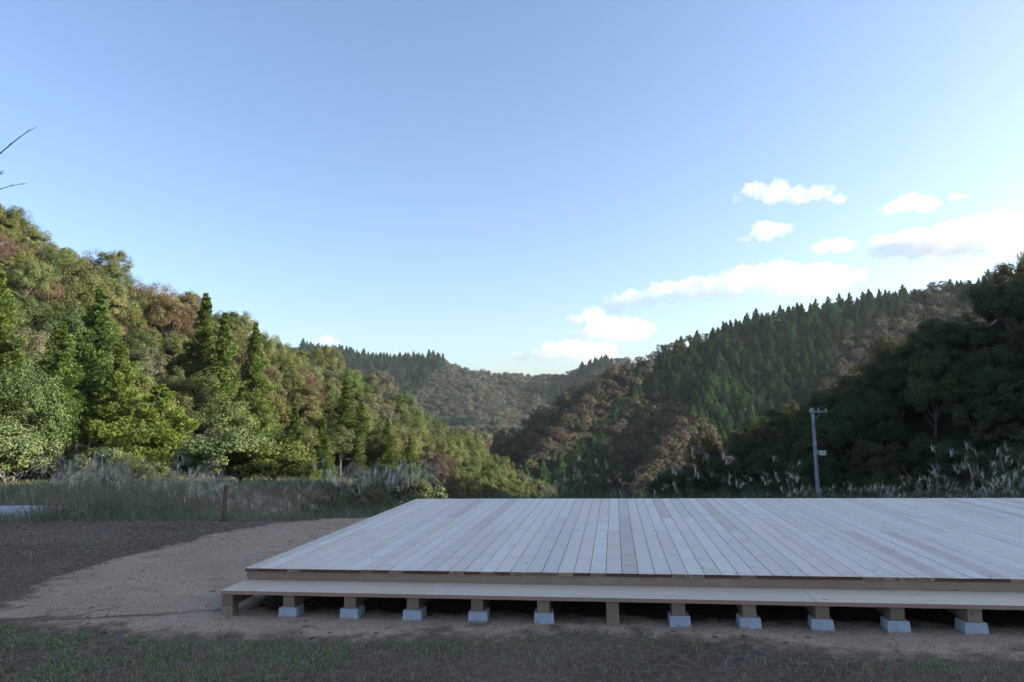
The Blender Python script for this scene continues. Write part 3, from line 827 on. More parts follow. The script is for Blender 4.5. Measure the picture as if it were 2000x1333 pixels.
def mid_place(uu, vv):
    where = 'valley gap' if vv > 900 else 'lower middle hill' if vv > 820 else 'middle hill, lower half' if vv > 740 else 'middle hill, upper half'
    side = 'left of the brown patch' if uu < 1210 else 'above the pole' if uu > 1520 else 'left above the pole' if uu > 1420 else 'right of the brown patch' if uu > 1330 else 'in the brown patch'
    return f'{where} {side}'
NI = 270
labs = rank_labels([(f'plantation cedar, {mid_place(q[4], q[5])}', q[4]) for q in midc[:NI]])
src_c, src_b, mass_c = [], [], []
for k, (dd, x, y, z, uu, vv, n2) in enumerate(midc):
    col = np.array([.046, .108, .032])*RNG.uniform(.75, 1.35)*np.array([RNG.uniform(.85, 1.2), 1, 1]); s = float(RNG.uniform(.45, .9))
    if k < NI:
        e = plant('cedar_mid', x, y, s, col, 'cedar_tree', labs[k], 'tree', 'plantation cedars on the middle hill', z=z-2.0, vi=k)
        if k < 5: src_c.append((e.children[0], e.children[1]))
    else:
        mass_c.append((x, y, z-2.0, s, float(RNG.uniform(.85, 1.1)), RNG.uniform(0, 6.28), col, int(RNG.integers(5))))
NJ = 60
labs = rank_labels([(f'{LAB_COL[q[4]]} tree low on the middle hill above the deck edge', q[6]) for q in midb[:NJ]])
for k, (dd, x, y, z, cn, col, uu, vv, s) in enumerate(midb):
    if k < NJ:
        e = plant('broad_mid', x, y, s, col, 'hillside_tree', labs[k], 'tree', 'nearest trees of the middle hill', z=z-1.6, vi=k)
        if k < 5: src_b.append((e.children[0], e.children[1]))
    else:
        mass.append((x, y, z-2.6, s, 1.1, RNG.uniform(0, 6.28), col, int(RNG.integers(5))))
kids = lambda lst: [tuple(sorted(p, key=lambda o: o.name.startswith('crown'))) for p in lst]
src_c, src_b = kids(src_c), kids(src_b)
forest('hillside_forest', mass, src_b, 'mixed brown and olive forest covering the middle hill across the valley')
forest('plantation_forest', mass_c, src_c, 'dark green cedar plantation covering the upper middle hill')

# --- the far mountain
fb, fc = [], []
r, d, rng = scatter(-330, 200, 640, 1110, 7.4, 53)
x, y = to_xy(r, d); z = height(x, y, False); u, v = pixel(x, y, z+6)
ok = (d < ridge_limit(r, d, FAR_RIDGE)+16) & (u > 590) & (u < 1230) & (v < 860)
for i in np.where(ok)[0]:
    n2 = rng.random(); n1 = vnoise(r[i]/60, d[i]/60, 97)
    lim = np.interp(v[i], [680, 740, 800], [848, 838, 775])
    rz = rng.uniform(0, 6.28); k = int(rng.integers(5))
    if (u[i] < lim) or (n1 > .76) or (u[i] > 1130 and n1 > .5):
        fc.append((x[i], y[i], z[i]-2.2, rng.uniform(1.0, 1.6), 1.0, rz, np.array([.038, .085, .048])*rng.uniform(.7, 1.3), k))
    else:
        fb.append((x[i], y[i], z[i]-4.2, rng.uniform(.9, 1.45), .95, rz, np.array([.092, .098, .060])*rng.uniform(.65, 1.35)*np.array([rng.uniform(.85, 1.15), 1, 1]), k))
print('FAR', len(fb), len(fc))
forest('distant_forest', fb, src_b, 'hazy brown forest covering the far mountain at the end of the valley')
forest('distant_cedars', fc, src_c, 'hazy blue-green cedar plantation on the left part of the far mountain')

# --- trees on the off-frame continuation of the right ridge: they cast the long shade over the yard
pts = []
r, d, rng = scatter(30, 130, -70, 110, 6.5, 59)
x, y = to_xy(r, d); z = height(x, y, False); u, v = pixel(x, y, z+5)
hr = poly_hill(r, d, RIGHT_RIDGE, .86)
ok = (z-hr < 4) & ((u > 2120) | (d < 4) | (v < 380))
for i in np.where(ok)[0]:
    pts.append((x[i], y[i], z[i]-.3, rng.uniform(.8, 1.2), 1.05, rng.uniform(0, 6.28), GREEN*rng.uniform(.8, 1.2), int(rng.integers(5))))
forest('ridge_forest', pts, src_fine, 'forest on the ridge right of the yard that shades it')

# --- pale shrubs along the foot of the left slope
shrubs = [(20, 865, 44, 1.35, PALE, 'pale large-leaved shrub at the left edge, foot of the slope'),
          (-30, 830, 45, 1.5, PALE*.95, 'pale large-leaved shrub mostly cut by the left edge'),
          (205, 880, 46, .9, PALE, 'pale shrub under the big cedar pair'),
          (255, 935, 43, .7, PALE*np.array([1, 1, .6]), 'low yellow-green bush behind the pampas grass, left'),
          (420, 915, 46, 1.3, PALE*.95, 'wide pale shrub right of the rounded young cedar'),
          (475, 900, 47, 1.3, PALE, 'pale bush left of the row of narrow cedars'),
          (540, 930, 46, 1.1, PALE*np.array([1.1, .95, .5]), 'yellowish bush at the foot of the row of narrow cedars'),
          (770, 905, 58, 1.2, OLIVE*.9, 'olive bush above the pampas grass by the deck corner'),
          (850, 930, 62, 1.4, PALE*.8, 'green bush behind the deck corner, left one'),
          (905, 935, 66, 1.5, OLIVE*1.3, 'olive bush behind the far edge of the deck'),
          (960, 930, 72, 1.5, OLIVE*1.2, 'olive bush near the end of the spur behind the deck')]
shrubs += [(742, 935, 33, 1.1, GREEN*.8, 'added dark bush hiding the sunlit bank beside the far left deck corner'),  # two bushes added to screen a stray sunlit patch of bank
           (700, 945, 31, .9, OLIVE*.8, 'small added dark bush hiding the sunlit bank left of the far deck corner')]
for u, v, d, s, col, lab in shrubs:
    r_, d_, zt = survey(u, v, d); x, y = to_xy(r_, d_); zb = float(height(x, y))
    sz = max(.5, (zt - zb + 1.4)/3.6)*float(RNG.uniform(.75, 1.15))
    e = plant('shrub', x, y, s, col, 'shrub', lab, 'shrub', 'shrubs along the foot of the left slope', zs=max(.95, sz/s), z=zb-.85*max(.95*s, sz))

# ------------------------------------------------------------------ the deck
DZ = .355; W = .145; NB = 88; LEN = 5.916
deck = empty('wooden_deck', (0, 0, 0), 'large low deck of pale new boards with a long front step', 'deck')
board_cache = {}
def board_mesh(L, wid, th, mat, key):
    if key not in board_cache:
        g = Geo(); g.box(0, wid, 0, L, 0, th, .0025); board_cache[key] = g.mesh('deck_board', mat)
    return board_cache[key]
brng = np.random.default_rng(5)
def tone(rng):
    q = rng.random()
    if q < .06: b = rng.uniform(.78, .87); return (b*1.02, b*.99, b*.95)
    if q < .22: return (1.03, 1.05, 1.10)
    b = rng.uniform(.91, 1.03); return (b*rng.uniform(.98, 1.03), b, b*rng.uniform(.96, 1.05))
for i in range(NB):
    j = 2.41 if (i % 2 == 0) ^ (brng.random() < .18) else 3.515
    for y0, y1 in ((0, j), (j+.003, LEN)):
        obj('deck_board', board_mesh(y1-y0, W-.0045, .030, M_board, round(y1-y0, 3)), deck,
            (i*W, y0 + (brng.normal()*.0012 if y0 == 0 else 0), DZ-.030 + brng.normal()*.0006), color=tone(brng)).rotation_euler = (0, float(brng.normal()*.0022), 0)
def xboard(name, x0, x1, y0, y1, z0, z1, mat, color=(1, 1, 1), bev=.002):
    g = Geo(); g.box(0, x1-x0, 0, y1-y0, 0, z1-z0, bev)
    return obj(name, g.mesh(name, mat), deck, (x0, y0, z0), color=color)
rim_x = [0.012, 1.218, 4.651, 5.798, 8.9, 12.75]
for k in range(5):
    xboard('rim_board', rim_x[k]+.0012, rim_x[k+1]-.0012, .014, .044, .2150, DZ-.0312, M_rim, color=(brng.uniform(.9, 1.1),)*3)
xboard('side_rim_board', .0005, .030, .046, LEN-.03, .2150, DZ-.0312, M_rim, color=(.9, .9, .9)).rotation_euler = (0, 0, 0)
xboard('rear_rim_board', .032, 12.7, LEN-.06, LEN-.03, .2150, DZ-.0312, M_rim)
step_x = [0.004, 1.90, 5.16, 8.6, 12.75]
for k in range(4):
    t1 = [(1.0, .95, .92), (1.02, 1, .98), (1.08, 1.05, 1.0), (1, 1, 1)][k]
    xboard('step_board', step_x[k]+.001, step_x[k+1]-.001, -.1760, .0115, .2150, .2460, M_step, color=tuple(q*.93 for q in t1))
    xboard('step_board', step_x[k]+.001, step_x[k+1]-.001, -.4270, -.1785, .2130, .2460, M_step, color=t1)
# beams run front to back under step and deck
BX = [.062] + [.655+.5735*k for k in range(5)] + [3.533] + [4.074+.5650*k for k in range(16)]
beam_g = Geo(); beam_g.box(-.0525, .0525, 0, LEN+.30, 0, .105, .003); beam_me = beam_g.mesh('beam', M_beam)
def block_mesh(seed):
    rng = np.random.default_rng(seed); g = Geo()
    lev = [(.100, -.03), (.098, .09), (.0785, .1075)]   # half widths and heights, top edge softened
    vv = []; n = 6
    for hw, zz in ((.0875, -.03), (.0805, .096), (.0768, .1000)):
        for s in range(4):
            for k in range(n):
                t = -1 + 2*k/n
                px, py = [(t, -1), (1, t), (-t, 1), (-1, -t)][s]
                dz = (rng.uniform(0, .014) + .010*abs(math.sin(k*1.1+s))) if zz < 0 else 0
                vv.append((px*hw + rng.normal()*.0004, py*hw + rng.normal()*.0004, zz + dz))
    m = 4*n; f = []
    for a in range(2):
        for j in range(m):
            p, q = a*m+j, a*m+(j+1) % m
            f.append((p, q, q+m, p+m))
    g.add(vv, f)
    c0 = g.n; g.add([(0, 0, .1)], np.zeros((0, 3), int))
    g.f.append(np.array([(2*m+j, 2*m+(j+1) % m, c0) for j in range(m)], np.int32)); g.m.append(np.zeros(m, np.int32))
    return g.mesh('pier_block', M_block)
blocks = [block_mesh(s) for s in range(4)]
ords = ['first', 'second', 'third', 'fourth', 'fifth', 'sixth', 'seventh', 'eighth', 'ninth', 'tenth', 'eleventh', 'twelfth']
post_g = Geo(); post_g.box(-.0525, .0525, -.0525, .0525, -.05, .1055, .002); post_me = post_g.mesh('post', M_beam)
nb = 0
for k, bx in enumerate(BX):
    if bx > 12.6: break
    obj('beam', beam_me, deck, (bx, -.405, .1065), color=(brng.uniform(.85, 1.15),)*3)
    wooden = k in (0, 6)
    for row, ry in enumerate((-.325, .50, 1.40)):
        if row and bx > 9.5: continue
        if wooden:
            obj('post', post_me, deck, (bx, ry-.027 if row == 0 else ry, 0), rz=0, color=(1.15, 1.1, 1.0))
        else:
            if row == 0 and bx < 6.9:
                lab = f'pale concrete pier block under the step, {ords[nb]} block from the left'; nb += 1
            else:
                lab = 'concrete pier block in the dark under the deck, behind the front row' if row else 'front-row concrete pier block under the step beyond the right edge'
            if row == 0 and bx >= 7.6: continue
            o = obj('pier_block', blocks[k % 4], None, (bx + .004*brng.normal(), ry-.012*brng.random(), 0.0045), rz=brng.normal()*.05, label=lab, category='concrete block', group='pier blocks carrying the deck')

# ------------------------------------------------------------------ utility pole
def utility_pole():
    rt, dt, zt = survey(1586.5, 797, 42); x, y = to_xy(rt, dt); zb = float(height(x, y))
    e = empty('utility_pole', (x, y, zb), 'grey concrete utility pole with crossarm and small box behind the deck', 'utility pole', rz=YAW)
    H = zt - zb; print('POLE', H)
    g = Geo(); zz = np.linspace(-.5, H, 12)
    g.tube([(0, 0, q) for q in zz], np.interp(zz, [-.5, H], [.150, .085]), 14, cap=True)
    obj('pole_shaft', g.mesh('pole_shaft', M_pole, True), e)
    za = H - .24
    g = Geo(); g.box(-.25, .86, -.16, -.085, za-.035, za+.035, .004); ca = obj('crossarm', g.mesh('crossarm', M_metal), e)
    g = Geo(); g.tube([(.07, -.13, za-.46), (.42, -.13, za-.03)], .016, 5); obj('brace', g.mesh('brace', M_metal), e)
    for ix in (-.17, .31, .76):
        g = Geo(); g.tube([(ix, -.12, za+.03), (ix, -.12, za+.08)], .012, 6)
        zz = [za+.08, za+.10, za+.12, za+.15, za+.17]
        g.tube([(ix, -.12, q) for q in zz], [.03, .05, .034, .046, .02], 10); obj('insulator', g.mesh('insulator', M_ceram, True), e)
    for ix in (.36, .82):
        g = Geo(); g.box(ix-.02, ix+.05, -.15, -.09, za+.1, za+.22, .01); obj('cable_clamp', g.mesh('cable_clamp', M_dark), e)
    for zb_ in (H-.5, H-2.2, H-2.05, H-2.75):
        rr = np.interp(zb_, [-.5, H], [.150, .085]) + .006
        g = Geo(); g.tube([(0, 0, zb_-.03), (0, 0, zb_+.03)], rr, 14); obj('steel_band', g.mesh('steel_band', M_metal, True), e)
    zc = H - 2.58
    g = Geo(); g.box(.10, .66, -.05, .0, zc-.025, zc+.025, .004); g.box(.11, .15, -.06, .01, zc-.12, zc-.026, .003); obj('bracket', g.mesh('bracket', M_metal), e)
    g = Geo(); g.box(.24, .585, -.13, .12, zc-.255, zc-.028, .012); b = obj('equipment_box', g.mesh('equipment_box', M_box), e)
    g = Geo(); g.tube([(.30, -.135, zc-.13), (.36, -.135, zc-.085), (.46, -.135, zc-.085), (.52, -.135, zc-.13)], .012, 5); obj('handle', g.mesh('handle', M_dark), b)
    # step bolts and a hanging tie wire
    for q in range(6):
        zq = H - 3.1 - q*.42; sgn = 1 if q % 2 else -1; rr = np.interp(zq, [-.5, H], [.150, .085])
        g = Geo(); g.tube([(sgn*rr*.8, 0, zq), (sgn*(rr+.10), 0, zq)], .008, 4); obj('step_bolt', g.mesh('step_bolt', M_metal), e)
    g = Geo(); g.tube([(-.12, 0, H-2.1), (-.22, -.02, H-2.2), (-.34, -.02, H-2.28)], .006, 4); obj('tie_wire', g.mesh('tie_wire', M_metal), e)
utility_pole()

# ------------------------------------------------------------------ wooden stake
def stake():
    x, y = -3.80, 6.0; zb = float(height(x, y))
    e = empty('wooden_stake', (x, y, zb), 'weathered brown wooden stake among the pampas grass at the yard edge', 'stake')
    g = Geo(); pts = [(0, 0, -.25), (.005, 0, .2), (.012, .01, .45), (.03, .012, .66)]
    g.tube(pts, [.047, .046, .044, .036], 7); obj('shaft', g.mesh('shaft', M_stake), e)
    g = Geo(); g.tube([(.012, -.05, .50), (.012, .0, .51), (.03, .05, .505)], .05, 6); g2 = Geo()
    g2.tube([(-.06, -.0, .46), (.0, -.055, .47), (.065, 0, .465), (.0, .06, .47), (-.06, 0, .46)], .006, 4)
    obj('wire_tie', g2.mesh('wire_tie', M_stake), e)
stake()

# ------------------------------------------------------------------ pampas grass
def ribbon(g, p0, dirv, L, w, droop, rng, n=6, c=1.0, taper=True):
    d = np.array(dirv, float); d /= np.linalg.norm(d)
    side = np.cross(d, (0, 0, 1)); side /= np.linalg.norm(side)+1e-9
    p = np.array(p0, float); vs_ = []
    for k in range(n+1):
        t = k/n; wk = w*(1-t**2.2*.97 if taper else math.sin(math.pi*min(1, .1+t))*.9+.1)
        vs_ += [p-side*wk*.5, p+side*wk*.5]
        d = d + np.array([0, 0, -droop/n*(1+1.5*t)]); d /= np.linalg.norm(d)
        p = p + d*L/n
    f = [(2*k, 2*k+1, 2*k+3, 2*k+2) for k in range(n)]
    g.add(vs_, f, c)
    return p, d

def pampas(seed, H=1.5, blades=75, stalks=12, spread=.28, plume=1.0, wind=(.6, .1)):
    rng = np.random.default_rng(seed); lv = Geo(); pl = Geo()
    for k in range(blades):
        a = rng.uniform(0, 6.28); rr = spread*math.sqrt(rng.random())
        tilt = rng.uniform(.1, .75)
        dv = (math.cos(a)*tilt + wind[0]*.2, math.sin(a)*tilt, 1)
        gcol = np.array([rng.uniform(.10, .15), rng.uniform(.14, .20), rng.uniform(.06, .10)])
        if rng.random() < .12: gcol = np.array([.24, .19, .115])*rng.uniform(.6, 1.1)
        ribbon(lv, (math.cos(a)*rr, math.sin(a)*rr, -.03), dv, H*rng.uniform(.5, .95), .011, rng.uniform(.5, 1.5), rng, 6, gcol)
    for k in range(stalks):
        a = rng.uniform(0, 6.28); rr = spread*.8*math.sqrt(rng.random()); tl = rng.uniform(.02, .3)
        L = H*rng.uniform(.72, 1.12)
        dv = (math.cos(a)*tl + wind[0]*.12, math.sin(a)*tl + wind[1]*.1, 1)
        p, d = ribbon(lv, (math.cos(a)*rr, math.sin(a)*rr, 0), dv, L, .007, .16, rng, 6, (.17, .135, .08), False)
        pc = np.array([.74, .69, .57])*rng.uniform(.7, 1.15)
        if rng.random() < .3: pc = np.array([.36, .29, .24])
        nf = int(rng.integers(9, 16)); open_ = rng.uniform(.35, 1.05)
        for q in range(nf):
            b = rng.uniform(0, 6.28); back = rng.uniform(0, .12)
            dd = d + open_*np.array([math.cos(b)*.6 + wind[0]*1.1, math.sin(b)*.5 + wind[1], .0])
            ribbon(pl, p - d*back, dd, plume*rng.uniform(.2, .38), rng.uniform(.006, .011), rng.uniform(.7, 1.9), rng, 6, pc*rng.uniform(.85, 1.15), False)
    return lv.mesh('leaves', M_grass), pl.mesh('plumes', M_plume)

PAMPAS = [pampas(600+i, [1.35, 1.55, 1.2, 1.45, 1.3][i], [80, 70, 90, 60, 80][i], [14, 10, 16, 12, 18][i], wind=((.75, .1) if i % 2 else (.5, -.1))) for i in range(5)]
TALL = [pampas(640+i, 1.75, 30, 9, .35, 1.05, (.35, .0)) for i in range(3)]
def put_pampas(r_, d_, s, src, vi, lab, grp, zs=1.0):
    x, y = to_xy(r_, d_); e = empty('pampas_grass', (x, y, float(height(x, y))-.02), lab, 'pampas grass', grp, rz=YAW + float(prng.normal()*.35), scale=(s, s, s*zs))
    obj('leaves', src[vi][0], e); obj('plumes', src[vi][1], e)
prng = np.random.default_rng(23)
GL = 'pampas grass along the far edge of the yard'; GR = 'pampas grass behind the deck'
def strip(u0, u1, d0, d1, n, s0, s1, src, lab, grp):
    us = [u0 + (u1-u0)*(k+prng.uniform(.1, .9))/n for k in range(n)]
    for u, lb in zip(us, rank_labels([(lab, u) for u in us])):
        d = prng.uniform(d0, d1)
        r_, d_, _ = survey(u, 900, d)
        put_pampas(r_, d_, float(prng.uniform(s0, s1)), src, int(prng.integers(len(src))), lb, grp)
strip(60, 200, 14.0, 15.5, 5, .72, .9, PAMPAS, 'big pampas clump over the straw heap', GL)
strip(95, 420, 15.5, 19, 14, .7, .95, PAMPAS, 'silvery pampas clump before the pale lane', GL)
strip(150, 420, 14.2, 16, 9, .68, .9, PAMPAS, 'wind-bent pampas clump left of the wooden stake', GL)
strip(-20, 420, 24, 31, 10, .5, .65, PAMPAS, 'pampas clump beyond the pale lane', GL)
strip(440, 660, 15.5, 20, 11, .6, .85, PAMPAS, 'pampas clump right of the wooden stake', GL)
strip(640, 835, 14.0, 16.5, 13, .62, .95, PAMPAS, 'tall pampas clump beside the far deck corner', GL)
strip(430, 840, 19, 24, 10, .5, .75, PAMPAS, 'dim pampas clump far behind the stake', GL)
strip(1035, 1320, 17.2, 18.6, 9, .5, .66, TALL, 'pampas clump over the deck edge, before the valley gap', GR)
strip(1330, 1560, 17.0, 18.6, 6, .55, .85, TALL, 'thin pampas clump left of the utility pole', GR)
strip(1540, 1720, 16.8, 18.2, 6, .5, .7, PAMPAS, 'pampas clump around the utility pole foot', GR)
strip(1720, 2010, 16.6, 18.4, 12, .58, .9, PAMPAS, 'thick pampas clump behind the deck, right part', GR)
strip(1840, 1960, 16.8, 17.8, 4, .8, .9, TALL, 'tallest pampas clump behind the deck, right part', GR)

# ------------------------------------------------------------------ leafless branches reaching in at top left
def bare_tree():
    r0, d0 = -5.3, 4.6; x, y = to_xy(r0, d0); zb = float(height(x, y))
    e = empty('bare_tree', (x, y, zb), 'leafless tree at the left edge, only thin twigs reach into the sky', 'tree')
    def loc(u, v, d):
        r_, d_, z = survey(u, v, d); px, py = to_xy(r_, d_); return np.array([px-x, py-y, z-zb])
    g = Geo(); g.tube([(0, 0, -.3), (.05, 0, 1.0), (-.05, .05, 2.2), (.08, .1, 3.2), (.15, .05, 4.4)], [.09, .08, .065, .045, .02], 9)
    obj('trunk', g.mesh('trunk', M_twig, True), e)
    def br(pts, rad):
        g = Geo(); pts = [np.array(p) for p in pts]
        g.tube(pts, rad, 6)
        for i in range(2, len(pts)-1):
            d = pts[i+1]-pts[i-1]; d /= np.linalg.norm(d)
            g.tube([pts[i], pts[i]+d*.018+np.array([0, 0, .014*(-1)**i])], [rad[i]*.9, .001], 5)
        obj('branch', g.mesh('branch', M_twig, True), e)
    br([(.0, .05, 2.6), loc(-160, 420, 4.5), loc(-60, 352, 4.4), loc(0, 300, 4.4), loc(17, 286, 4.4), loc(36, 270, 4.4), loc(52, 259, 4.4), loc(72, 248, 4.4)], [.02, .011, .006, .0038, .0034, .0028, .0022, .0008])
    br([(.02, .05, 2.3), loc(-150, 430, 4.6), loc(-50, 384, 4.6), loc(0, 369.5, 4.6), loc(20, 364, 4.6), loc(42, 359.5, 4.6), loc(54, 358, 4.6)], [.016, .008, .004, .0024, .002, .0016, .0007])
    br([(.05, .08, 2.9), loc(-140, 380, 4.7), loc(-50, 345, 4.7), loc(0, 337, 4.7), loc(9, 333, 4.7)], [.014, .008, .005, .003, .001])
    br([(.05, .08, 2.8), loc(-150, 390, 4.8), loc(-60, 347, 4.7), loc(0, 340, 4.7), loc(9, 339.5, 4.7)], [.012, .007, .004, .0024, .001])
bare_tree()

# ------------------------------------------------------------------ grass, straw and litter on the ground
def tufts(name, n, region, L, w, cols, seed, label, dens=None, lie=.35, mat=None):
    rng = np.random.default_rng(seed); g = Geo()
    x = rng.uniform(region[0], region[1], n); y = rng.uniform(region[2], region[3], n)
    p = dens(x, y) if dens is not None else np.ones(n)
    k = rng.random(n) < p; x, y = x[k], y[k]; n = len(x); z = height(x, y)
    a = rng.uniform(0, 6.28, n); l = L*rng.uniform(.45, 1.3, n); up = rng.uniform(lie, 1, n)
    dx, dy = np.cos(a)*(1-up*.55), np.sin(a)*(1-up*.55)
    b = a + 1.57 + rng.normal(size=n)*.4; sx, sy = np.cos(b)*w*.5, np.sin(b)*w*.5
    p0 = np.stack([x, y, z-.004], 1); m = p0 + np.stack([dx*l*.45, dy*l*.45, up*l*.6], 1); t = p0 + np.stack([dx*l*1.1, dy*l*1.1, up*l*.85], 1)
    s = np.stack([sx, sy, 0*sx], 1)
    v = np.stack([p0-s, p0+s, m+s*.8, m-s*.8, t], 1).reshape(-1, 3)
    i = np.arange(n)*5
    c = np.array(cols)[rng.integers(len(cols), size=n)]*rng.uniform(.7, 1.25, n)[:, None]; c = np.repeat(c, 5, 0)
    g.add(v, np.stack([i, i+1, i+2, i+3], 1), c)
    g.f.append(np.stack([i+3, i+2, i+4], 1).astype(np.int32)); g.m.append(np.zeros(n, np.int32))
    return obj(name, g.mesh(name, mat or M_grass), kind='stuff', label=label, category='grass')

def grass_density(x, y):
    s = -gravel_mask(x, y)
    n1 = fbm(x*1.1+3, y*1.6, 61); n2 = fbm(x*3.1, y*3.1, 66)
    front = sstep(s, .0, .12)
    green = np.where(x < 1.6, sstep(n1+.25*n2, .48, .68)*(.25 + .75*sstep(y+.12*x, -1.9, -1.2)), 0)
    green = np.where(x < -.2, np.maximum(green, .8*sstep(n2, .3, .6)), green)
    spots = [(2.75, -.78, .55, .10, .7), (4.05, -.78, .42, .14, .9), (5.75, -1.08, .55, .16, 1.0), (6.6, -.92, .3, .12, .9), (1.7, -1.02, 1.0, .16, .9), (.5, -1.05, .8, .15, .9)]
    for cx, cy, rx, ry, k in spots:
        green = np.maximum(green, k*np.exp(-((x-cx)/rx)**2 - ((y-cy)/ry)**2)*(.4+.9*n2))
    patch = sstep(fbm(x*4.3+7, y*5.5, 63, 4), .36, .62)
    return np.clip(green*front*(.3+1.2*patch), 0, 1)
GCOLS = [(.18, .30, .085), (.14, .24, .08), (.25, .32, .095), (.15, .26, .12), (.34, .31, .17)]
tufts('grass', 190000, (-4.5, 8.0, -3.2, -.45), .042, .0055, GCOLS, 81, 'short patchy lawn grass in front of the deck', grass_density)
tufts('dry_grass', 52000, (-4.5, 8.0, -3.0, -.5), .085, .0034, [(.30, .245, .165), (.20, .16, .105), (.40, .33, .23), (.13, .10, .07)], 83, 'dry straw-coloured grass lying on the dark soil in front',
      lambda x, y: sstep(-gravel_mask(x, y), .02, .2)*np.clip(.2+2.0*(fbm(x*1.7, y*2.3, 69)-.38), .05, 1), .05, M_straw)
tufts('soil_straw', 26000, (-13, -1.2, -2.5, 5.9), .10, .004, [(.34, .28, .20), (.24, .19, .13), (.14, .11, .08), (.42, .36, .27)], 84, 'dry straw and stalks strewn over the dark soil at left',
      lambda x, y: sstep(-gravel_mask(x, y), -.02, .25)*np.clip(.25+1.8*(fbm(x*.8, y*1.5, 68)-.35), .05, 1), .0, M_straw)
# green verge between yard edge and pampas on the left, and at the far corner of the deck
tufts('verge_grass', 30000, (-14, .2, 5.0, 10.5), .30, .007, [(.14, .20, .10), (.12, .175, .11), (.18, .21, .12), (.22, .22, .13)], 85, 'knee-high grey-green grass along the far edge of the yard',
      lambda x, y: sstep(y-(5.55+.10*np.clip(x+3, -8, 6)), .0, .5)*np.clip(.35+1.1*(fbm(x*.9, y*.9, 75)-.3), 0, 1), .5)
tufts('meadow_grass', 42000, (-40, 3, 9, 46), .55, .02, [(.14, .20, .09), (.11, .16, .08), (.19, .21, .115), (.24, .23, .14)], 86, 'rough meadow grass between the lane and the left slope',
      lambda x, y: np.where((to_rd(x, y)[1] > 16.4) & (to_rd(x, y)[1] < 20.6) & (to_rd(x, y)[0] < -12), 0, 1)*sstep(-to_rd(x, y)[0]/to_rd(x, y)[1], -.1, .0), .5)
tufts('bank_grass', 16000, (-1, 15, 6.9, 12), .40, .008, [(.06, .09, .045), (.05, .08, .04), (.09, .10, .06)], 87, 'rough grass on the bank behind the deck', None, .4)

def litter(name, n, region, size, cols, seed, label, dens, flat=.35, cat='litter'):
    rng = np.random.default_rng(seed); g = Geo()
    x = rng.uniform(region[0], region[1], n); y = rng.uniform(region[2], region[3], n)
    k = rng.random(n) < dens(x, y); x, y = x[k], y[k]; n = len(x)
    z = height(x, y) + np.clip(np.clip(gravel_mask(x, y)*.35, -.05, .02), 0, .02)
    a = rng.uniform(0, 6.28, n); l = size*rng.uniform(.4, 1.6, n); w = l*rng.uniform(.25, .8, n); h = w*flat
    ca, sa = np.cos(a), np.sin(a)
    def P(px, py, pz): return np.stack([x + (px*ca-py*sa), y + (px*sa+py*ca), z + pz], 1)
    j = lambda: rng.normal(size=n)*.12
    v = np.stack([P(-l*.5*(1+j()), -w*.5, -h*.2), P(l*.5, -w*.5*(1+j()), -h*.2), P(l*.5*(1+j()), w*.5, -h*.2), P(-l*.5, w*.5*(1+j()), -h*.2), P(-l*.2+j()*l, 0*l+j()*w, h*(1+j())), P(l*.2, j()*w, h*(1+j()))], 1).reshape(-1, 3)
    i = np.arange(n)*6
    c = np.repeat(np.array(cols)[rng.integers(len(cols), size=n)]*rng.uniform(.7, 1.25, n)[:, None], 6, 0)
    g.add(v, np.concatenate([np.stack([i, i+1, i+5, i+4], 1), np.stack([i+2, i+3, i+4, i+5], 1)]), c)
    g.f.append(np.concatenate([np.stack([i+1, i+2, i+5], 1), np.stack([i+3, i, i+4], 1)]).astype(np.int32)); g.m.append(np.zeros(2*n, np.int32))
    return obj(name, g.mesh(name, M_chip), kind='stuff', label=label, category=cat)
litter('soil_litter', 26000, (-12, 0, -3, 6.2), .027, [(.20, .165, .12), (.13, .10, .075), (.07, .055, .042), (.26, .23, .19), (.05, .04, .033)], 91,
       'chips, stones and leaf litter on the dark soil of the yard', lambda x, y: sstep(-gravel_mask(x, y), -.05, .1)*.9)
litter('gravel_grains', 30000, (-3.6, 8, -1.3, 5.5), .010, [(.30, .23, .165), (.18, .13, .095), (.42, .34, .26), (.12, .085, .065), (.24, .14, .09)], 92,
       'loose grains and chips on the tan gravel', lambda x, y: sstep(gravel_mask(x, y), -.1, .05)*np.where((x > .1) & (y > -.2), 0, 1), .6, 'gravel')
litter('blue_stones', 3000, (2.6, 8, -2.0, -.5), .016, [(.20, .22, .25), (.28, .30, .33), (.13, .14, .16), (.09, .09, .1)], 93,
       'grey crushed stone mixed into the soil in front', lambda x, y: sstep(-gravel_mask(x, y), 0, .1)*(np.exp(-((x-4.75)/.45)**2-((y+1.05)/.25)**2)*.9 + .7*np.exp(-((x-3.55)/.35)**2-((y+.80)/.14)**2) + .05), .6, 'gravel')

